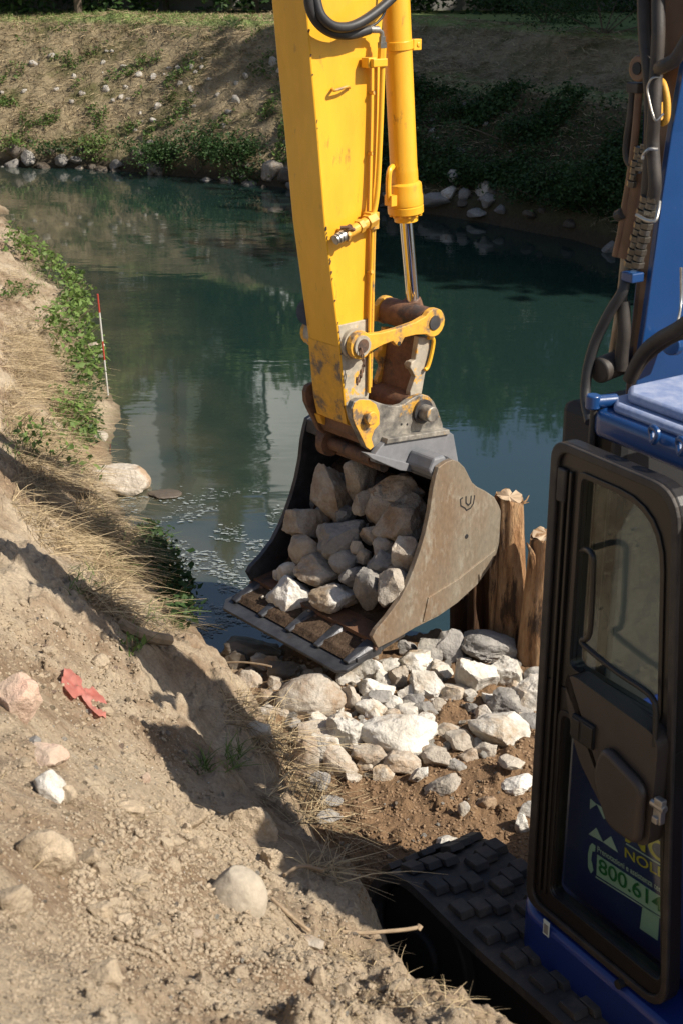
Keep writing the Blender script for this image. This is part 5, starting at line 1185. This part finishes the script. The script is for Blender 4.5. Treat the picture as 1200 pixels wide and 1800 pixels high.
# green weeds hugging the bank: clusters of leaves
def weed(name, poly, n, hgt, s0, s1, mt, lab, cl=30, out=(.1, -.02), tlo=.2, thi=1):
    rs = groots(poly, n); cen = []; tn = []
    sel = rs[rng.integers(0, len(rs), cl)]
    for q in rs:
        k = sel[np.argmin(np.sum((sel-q)**2, 1))]
        f = rng.uniform()**.7; q2 = q+(k-q)*.25*f; cen.append(q2+np.array([out[0]*f+rng.normal(0, .03), out[1]*f+rng.normal(0, .03), hgt*f+.01])); tn.append(np.clip(tlo+(thi-tlo)*(.35*f+.65*rng.uniform()), 0, 1))
    o = leaves(name, cen, s0*.5, s1, mt, tint=np.array(tn)**1.3); st = MB()
    for q in sel[:min(cl, 24)]: st.tube([q, q+np.array([out[0]*.5, out[1]*.5, hgt*.6]), q+np.array([out[0]*1.2, out[1], hgt*1.15])], [.004, .003, .0015], 5)
    st.build('stem', 'grass' if False else 'twig', o); return tag(o, lab, 'weed', 'green weeds on the near bank')
weed('leafy_weed', [(0,405),(50,430),(100,470),(135,510),(120,530),(60,470),(0,440)], 560, .20, .04, .09, 'leaf', 'bright green weeds at the far left end of the near bank', 24, tlo=.5)
weed('leafy_weed', [(50,560),(120,520),(150,580),(165,640),(160,690),(120,690),(80,620)], 850, .18, .04, .09, 'leaf', 'tall green leafy weeds leaning over the water beside the striped pole', 34, (.18, -.02), tlo=.3)
weed('leafy_weed', [(75,690),(120,690),(155,740),(160,790),(140,800),(90,760)], 460, .12, .035, .075, 'leaf', 'green creeping weeds above the square pale stone at the waterline', 24, (.1, -.02), tlo=.3)
weed('leafy_weed', [(100,490),(140,500),(150,560),(120,560)], 500, .16, .04, .08, 'leaf', 'loose green weeds between the far left clump and the pole', 12, (.12, 0), tlo=.2)
weed('leafy_weed', [(0,500),(60,505),(60,520),(0,530)], 220, .07, .03, .06, 'leaf', 'low flat patch of small leaves on the bare earth at the left edge', 10, tlo=.1, thi=.7)
weed('leafy_weed', [(10,760),(80,760),(150,830),(170,860),(100,830),(20,800)], 260, .14, .03, .06, 'leaf', 'sparse green sprigs among the straw above the shadow', 18, tlo=.3)
weed('ivy', [(228,930),(262,950),(290,1000),(318,1060),(322,1110),(300,1100),(262,1020),(232,960)], 900, .10, .04, .075, 'dleaf', 'dark ivy trailing over the edge of the bank above the foam', 20, (.10, 0), .1, .9)
weed('leafy_weed', [(222,1132),(238,1132),(240,1150),(222,1150)], 26, .05, .03, .05, 'leaf', 'little green seedling below the weathered wood', 4, (0, 0))
weed('ivy', [(120,640),(165,640),(172,700),(168,790),(140,790),(120,720)], 700, .08, .03, .06, 'dleaf', 'dark low leaves on the muddy waterline behind the striped pole', 20, (.05, 0), .0, .7)
blades('dry_grass', groots([(0,430),(60,470),(110,560),(120,640),(60,640),(0,560)], 1500, .3, 71), .04, .2, .004, 'gstraw', (.4, -.2), .9, .5, up=.4)
blades('green_grass', groots([(0,405),(60,440),(130,510),(165,640),(160,780),(120,780),(110,600),(50,480)], 900, .3, 77), .08, .26, .005, 'grass', (.4, -.1), .7, .7, up=.9)
blades('dry_grass', groots([(40,450),(130,520),(160,640),(160,780),(110,700),(90,560)], 900, .3, 79), .08, .28, .004, 'straw', (.5, -.1), .7, .7, up=.6)
# stray stalks near the water edge
blades('dry_grass', groots([(180,860),(240,940),(300,1080),(330,1120),(290,1110),(200,930)], 360, .3, 44), .05, .18, .003, 'gstraw', (.3, .0), .8, 1.0, up=.6)
# ---------------- far bank
def farroots(xr, sr, n, dens=None):
    x = rng.uniform(*xr, n); s = rng.uniform(*sr, n); y = ysh(x)+s
    if dens is not None: k = rng.uniform(size=n) < dens(x, y, s); x, y = x[k], y[k]
    return np.stack([x, y, farz(x, y)], 1)
nz = lambda x, y, s, q=0: vnoise(x*1.1+q, y*1.1, 300)*.5+.5
FR = farroots((-9, 6), (.2, 7.2), 84000, lambda x, y, s: .35+.65*nz(x, y, s))
blades('dry_grass', FR[:len(FR)//2], .06, .20, .013, 'straw', (.15, -.35), .8, .6, up=.35)
blades('dry_grass', FR[len(FR)//2:], .06, .20, .013, 'gstraw', (.1, -.35), .8, .6, up=.35)
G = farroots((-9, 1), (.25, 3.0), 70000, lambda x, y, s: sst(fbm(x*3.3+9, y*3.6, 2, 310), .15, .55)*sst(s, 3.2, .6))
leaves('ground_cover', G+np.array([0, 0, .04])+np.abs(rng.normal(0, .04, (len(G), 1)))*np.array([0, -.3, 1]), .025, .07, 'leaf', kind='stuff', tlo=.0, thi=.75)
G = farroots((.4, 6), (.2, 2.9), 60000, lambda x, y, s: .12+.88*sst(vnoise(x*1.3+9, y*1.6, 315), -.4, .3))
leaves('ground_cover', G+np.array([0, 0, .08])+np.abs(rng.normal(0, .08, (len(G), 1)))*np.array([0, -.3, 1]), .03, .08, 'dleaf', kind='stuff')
G = farroots((-14, 8), (2.6, 4.6), 14000, lambda x, y, s: (x < 1.0)*1.0)
blades('green_grass', G, .04, .12, .014, 'grass', (0, -.1), .6, .3, up=1)
def bush(px, py, wm_, hm, n, lab, mt='leaf', s0=.03, s1=.07, tlo=0, thi=.9, grp='bushes along the far waterline', P=None, stem=True):
    P = hitfar(px, py) if P is None else P; n = int(n*(1.9 if s1 < .1 else 1)); cl = rng.normal(size=(14, 3))*np.array([wm_*.28, wm_*.16, hm*.22])+np.array([0, 0, hm*.45]); k = rng.integers(0, 14, n)
    c = cl[k]+rng.normal(size=(n, 3))*np.array([wm_*.12, wm_*.10, hm*.14]); c[:, 2] = np.abs(c[:, 2]); c[:, 1] -= .0
    tn = np.clip(tlo+(thi-tlo)*(rng.uniform(size=n)*.6+.4*(k % 5)/4), 0, 1)
    o = leaves('bush', c, s0, s1, mt, tint=tn); o.location = P; tag(o, lab, 'bush', grp)
    if stem: 
        sb_ = MB(); [sb_.tube([(0, 0, -.05), tuple(q*.55), tuple(q)], [.012, .008, .004], 5) for q in cl[:7]]; sb_.build('stem', 'bark', o)
    return o
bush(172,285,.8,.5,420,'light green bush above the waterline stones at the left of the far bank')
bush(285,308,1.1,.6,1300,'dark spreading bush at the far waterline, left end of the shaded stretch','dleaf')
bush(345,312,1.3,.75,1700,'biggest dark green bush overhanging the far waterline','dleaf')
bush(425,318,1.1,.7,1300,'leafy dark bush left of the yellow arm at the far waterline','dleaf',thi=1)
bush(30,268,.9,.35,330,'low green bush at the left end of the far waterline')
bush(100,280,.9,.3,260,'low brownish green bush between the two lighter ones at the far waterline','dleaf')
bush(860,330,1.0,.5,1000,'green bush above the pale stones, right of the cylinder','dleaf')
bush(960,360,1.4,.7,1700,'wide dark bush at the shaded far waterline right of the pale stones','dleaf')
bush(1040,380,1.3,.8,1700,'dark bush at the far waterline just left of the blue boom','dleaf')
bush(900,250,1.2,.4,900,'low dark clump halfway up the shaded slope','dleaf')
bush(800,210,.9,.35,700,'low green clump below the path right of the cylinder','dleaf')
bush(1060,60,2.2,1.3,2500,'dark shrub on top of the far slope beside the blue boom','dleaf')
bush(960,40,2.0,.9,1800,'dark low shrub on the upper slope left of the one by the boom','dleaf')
fs = [(543/2,270/2,13),(600/2,372/2,0)]
WS = [(271,136,22,26),(218,119,30,14),(244,134,24,14),(188,158,24,26),(222,155,18,16),(145,168,20,20),(127,180,22,14),(60,112,24,14),(131,137,16,14),(42,161,26,12),(5,165,14,14),(336,160,18,24),(382,168,16,14),(416,177,26,30),(432,134,24,16),(481,110,26,30),(336,120,24,14),(280,186,34,22),(226,177,16,12),(368,142,18,12),(318,150,18,16),(100,158,20,12),(416,147,16,18),(490,125,18,20),
      (739,155,14,14),(733,178,18,12),(728,190,14,12),(780,157,14,10),(762,164,20,12),(890,202,14,14),(738,135,20,12),(815,185,14,12)]
for (a, b, w_, h_) in WS:
    P = hitfar(a, b)
    if P is None: continue
    s = w_*P[1]/FPX/2; o = inst('stone', P+np.array([0, 0, -s*.05]), s*.62, 'lime' if a < 600 else 'greyst', ('larger' if w_ > 22 else 'smaller')+' pale stone on the far slope, '+('left third' if a < 160 else 'middle of the lit part' if a < 320 else 'next to the yellow arm' if a < 600 else 'shaded part right of the cylinder'), 'pale stones on the far slope', flat=.8*h_/w_+.2)
def rl(a, w_): return ('large ' if w_ > 36 else 'medium ' if w_ > 26 else 'small ')+'rock at the far waterline '+('near the left edge of the photo' if a < 100 else 'below the light green bush' if a < 230 else 'in front of the dark bushes' if a < 420 else 'just left of the yellow arm' if a < 600 else 'just right of the cylinder' if a < 760 else 'in the pale group right of the cylinder' if a < 900 else 'left of the blue boom')
SH = [(28,272,34,28),(25,292,30,30),(52,286,36,24),(78,296,30,14),(110,284,36,22),(140,300,26,12),(135,290,30,16),(245,281,44,30),(275,300,36,26),(275,305,40,20),(480,300,46,46),(500,318,40,26),(470,312,30,20),(440,325,36,16),(205,296,28,14),(8,300,20,14),(330,322,30,12),(400,322,30,12),
      (690,340,40,40),(762,352,80,30),(788,340,38,30),(800,316,30,34),(782,292,34,22),(808,268,20,22),(744,300,18,18),(850,338,34,36),(855,357,44,22),(866,298,20,16),(868,315,24,22),(815,345,26,24),(878,368,34,16),(838,376,40,16),(735,278,22,16),(812,362,30,16),(1000,405,36,18),(930,385,34,16)]
for (a, b, w_, h_) in SH:
    P = hitfar(a, b)
    if P is None: P = onz(a, b, .05)
    s = w_*P[1]/FPX/2; P = P+np.array([0, -s*.2, s*.05]); inst('rock', P, s*.88, 'lime' if (a, b) in ((788,340),(800,316),(850,338)) else random.choice(['greyst', 'wet', 'greyst', 'tan']), rl(a, w_), 'rocks along the far waterline', 'rock', flat=h_/w_*1.1)
for i in range(46):
    x = random.choice([random.uniform(-6, -.8), random.uniform(-4.5, -2), random.uniform(1, 2.6)]); y = float(ysh(x))+random.uniform(.5, 2.2); P = np.array([x, y, float(farz(x, y))])
    inst('stone', P, random.uniform(.025, .075), 'lime', 'small pale chip on the far slope, '+('left half of the lit part' if x < -3.4 else 'right half of the lit part' if x < 0 else 'shaded part'), 'pale chips on the far slope')
# random waterline rocks further out of the measured ones
for i in range(70):
    x = random.uniform(-9, 5); P = np.array([x, float(ysh(x))+random.uniform(-.1, .35), 0]); P[2] = max(float(farz(P[0], P[1])), -.02); inst('rock', P, random.uniform(.05, .13), random.choice(['greyst', 'wet', 'wet']), 'rock at the far waterline', 'rocks along the far waterline', 'rock')
# ---------------- trees
def crownmesh(seed, n, R_, H_, s0, s1, mt):
    g = np.random.default_rng(seed); m = 46; u = g.normal(size=(m, 3)); u /= np.linalg.norm(u, axis=1)[:, None]; rr = g.uniform(.35, 1, m)[:, None]; cl = u*rr*np.array([R_, R_, H_/2]); k = g.integers(0, m, n)
    c = cl[k]+g.normal(size=(n, 3))*np.array([R_*.16, R_*.16, H_*.075]); tn = np.clip(g.uniform(size=n)*.6+.4*((k*7) % 11)/10, 0, 1)
    o = leaves('crown', c, s0, s1, mt, tint=tn, flat=.3); me = o.data; bpy.data.objects.remove(o); return me, cl
CRN = {}
def tree(x, y, h, R_, lab, var=0, mt='leaf', name='tree', base=None, low=.25, grp='trees behind the far bank', n=9000, s=(.10, .2)):
    z = float(farz(x, y, False)) if base is None else base; t = thing(name, (x, y, z), random.uniform(0, 6), lab, 'tree', grp)
    key = (var, mt, R_, h)
    if key not in CRN: CRN[key] = crownmesh(var+40, n, R_, h*(1-low), s[0], s[1], mt)
    me, cl = CRN[key]; c = bpy.data.objects.new('crown', me); C.objects.link(c); c.parent = t; c.location = (0, 0, h*(low+(1-low)/2))
    tk = MB(); tk.tube(cat_spline([(0, 0, -.2), (.05, 0, h*.3), (-.05, .1, h*.6), (.05, 0, h*.9)], 4), np.linspace(h*.025, h*.006, 13), 10)
    for q in cl[:14]:
        q = q+np.array([0, 0, h*(low+(1-low)/2)]); zb = min(q[2]*.7, h*.6); tk.tube([(0, 0, zb), tuple(q*np.array([.5, .5, 1])*.95), tuple(q)], [h*.01, h*.006, h*.002], 6)
    tk.build('trunk', 'bark', t, smooth=True); return t
TS = [(-7.2,29.7,3.4,1.5,'bright leafy tree at the far left behind the bank top',0,'leaf'),(-5.2,29.8,3.3,1.3,'small bright tree second from the left behind the bank top',1,'leaf'),(-9.9,30,4,1.6,'leafy tree beyond the left edge of the bank top',2,'leaf'),
      (-3.6,31,2.8,1.0,'dark small tree behind the bank top, left of the yellow arm',3,'dleaf'),(-2.75,33.5,8.2,.8,'tallest, slender dark tree behind the bank top',4,'dleaf'),(-.1,31.5,3.8,1.3,'low tree directly behind the yellow arm',5,'leaf'),(-1.7,30.2,2.9,.8,'thin stemmed young tree left of the yellow arm',6,'leaf'),
      (2.7,32,4.5,1.5,'dark tree right of the cylinder behind the bank',7,'dleaf'),(5.2,32.4,4.7,1.7,'dark tree second right of the cylinder',8,'dleaf'),(7.6,32.5,6.2,1.8,'dark tree near the blue boom behind the bank',9,'dleaf'),(1.2,33,4.0,1.4,'dark tree set further back right of the arm',10,'leaf')]
for a in TS: tree(*a[:5], var=a[5], mt=a[6])
tree(4.0,34.5,5.4,1.0,'narrow dark tree rising behind the others right of the cylinder',var=12,mt='dleaf')
# big trees on the right, outside the frame, that shade the right half of the far bank
BIG = [(10.5,22.2,9.9,2.9,'big tree on the right bank of the bend, nearest the water'),(13.4,24.6,11.5,3.2,'big tree on the right behind the nearest one'),(12.2,18.4,9.4,2.9,'big tree on the right, closest to the camera'),(13.0,28.6,10.0,3.0,'big tree at the far right end of the bank top'),(15.5,21.5,12.5,3.3,'largest tree furthest right'),(11.6,14.6,9.6,2.7,'tree at the river bend just outside the right edge'),(14.6,15.4,12.2,3.1,'tall tree behind the one at the river bend')]
for i, a in enumerate(BIG): tree(*a, var=20+i % 2, mt='dleaf', low=.12, grp='trees on the right bank', n=16000, s=(.22, .42))
# hedge shrubs at the bank top
for i, x in enumerate(np.arange(-10, 9, 1.05)):
    P = np.array([x+rng.uniform(-.2, .2), 30.3+rng.uniform(-.3, .4), 2.35]); dk = x > .6 or (i % 3)
    labs = ('dark dense' if dk else 'lighter green')+' hedge shrub on the bank top, '+('far left' if x < -6 else 'left of the yellow arm' if x < -1 else 'behind the arm and cylinder' if x < 1.8 else 'right of the cylinder')
    bush(0, 0, 1.5, 1.7, 1100, labs, 'dleaf' if dk else 'leaf', .09, .18, 0, .9 if dk else .8, 'hedge shrubs behind the bank top', P, False)
gw = MB().box((-3, 31.6, 2.5), (24, .3, .7)).box((-3, 31.55, 2.88), (24.2, .42, .06)).build('garden_wall', 'conc', None, bevel=.01); tag(gw, 'low grey concrete wall behind the trees on the bank top', 'wall')
# ---------------- buildings beyond (seen in the river and between the trees)
def building(name, x0, x1, y0, y1, h, wallm, lab, wins, cols=()):
    t = thing(name, ((x0+x1)/2, y0, 2.4), 0, lab, 'building'); cx = (x0+x1)/2
    MB().box((0, (y1-y0)/2, h/2-.2), (x1-x0, y1-y0, h+.4)).build('wall', wallm, t)
    MB().box((0, (y1-y0)/2, h+.12), (x1-x0+.4, y1-y0+.4, .22)).build('roof', 'conc', t, bevel=.02)
    for (a, z, w_, hh) in wins:
        f = MB().box((a, -.02, z), (w_+.12, .06, hh+.12)).build('window', 'whitepaint', t); MB().box((a, -.045, z), (w_, .03, hh)).build('pane', 'pane', f)
    for (a, w_, mt) in cols: MB().box((a, -.12, h/2), (w_, .24, h-.05)).build('facade_strip', mt, t)
    return t
building('apartment_building', -9.5, -2.68, 42, 52, 10.6, 'wall', 'grey apartment block with tall vertical facade strips, seen mirrored in the river', [(-2.6, z, .8, 1.2) for z in (1.6, 4.4, 7.2)], [(1.0,.12,'dark'),(1.55,.35,'dgw'),(-.6,.10,'dark'),(2.75,1.0,'dgw')])
building('white_building', -2.55, .9, 47, 56, 12.9, 'wwall', 'white narrow building with a plain facade, mirrored bright in the river left of the bucket', [(2.0-.0, 5.2, 1.2, .9), (2.0-.0, 8.8, 1.2, .9)][:0]+[(1.1, z, .7, .9) for z in (3.2, 6.4, 9.6)])
building('far_house', 4.5, 7.2, 52, 60, 9.4, 'wwall', 'pale house far behind the trees on the right', [(-.6, 3, .8, 1.1), (.6, 3, .8, 1.1), (-.6, 6, .8, 1.1), (.6, 6, .8, 1.1)])
# ---------------- foam on the water
VV = []; FF = []; n = 0
for k in range(6000):
    b = 850+270*random.random()**.62; a = random.uniform(190, 560)
    if float(vnoise(np.array(a/45.), np.array(b/16.))) < -.25+.75*(1-(b-850)/270)-.25: continue
    P = onz(a, b, .003)
    if float(zlook(np.array([P[0]]), np.array([P[1]]))[0]) > -.01: continue
    s = random.choice([.0015, .0025, .0035, .005, .008])*random.uniform(.7, 1.2); m_ = 9; ph = random.uniform(0, 6); el = random.uniform(1.3, 3.6); an = random.uniform(-.4, .4)
    V = []
    for j in range(m_):
        t = 2*math.pi*j/m_; r = s*(1+.4*math.sin(2*t+ph)+.3*random.uniform(-1, 1)); x_, y_ = r*math.cos(t)*el, r*math.sin(t); V.append((P[0]+x_*math.cos(an)-y_*math.sin(an), P[1]+x_*math.sin(an)+y_*math.cos(an), .003+k*1e-6))
    VV += V; FF.append(tuple(range(n, n+m_))); n += m_
M['foam'] = mat('foam', (.30, .33, .32), (.19, .22, .22), 60, .8)
arr('foam', VV, FF, 'foam')['kind'] = 'stuff'
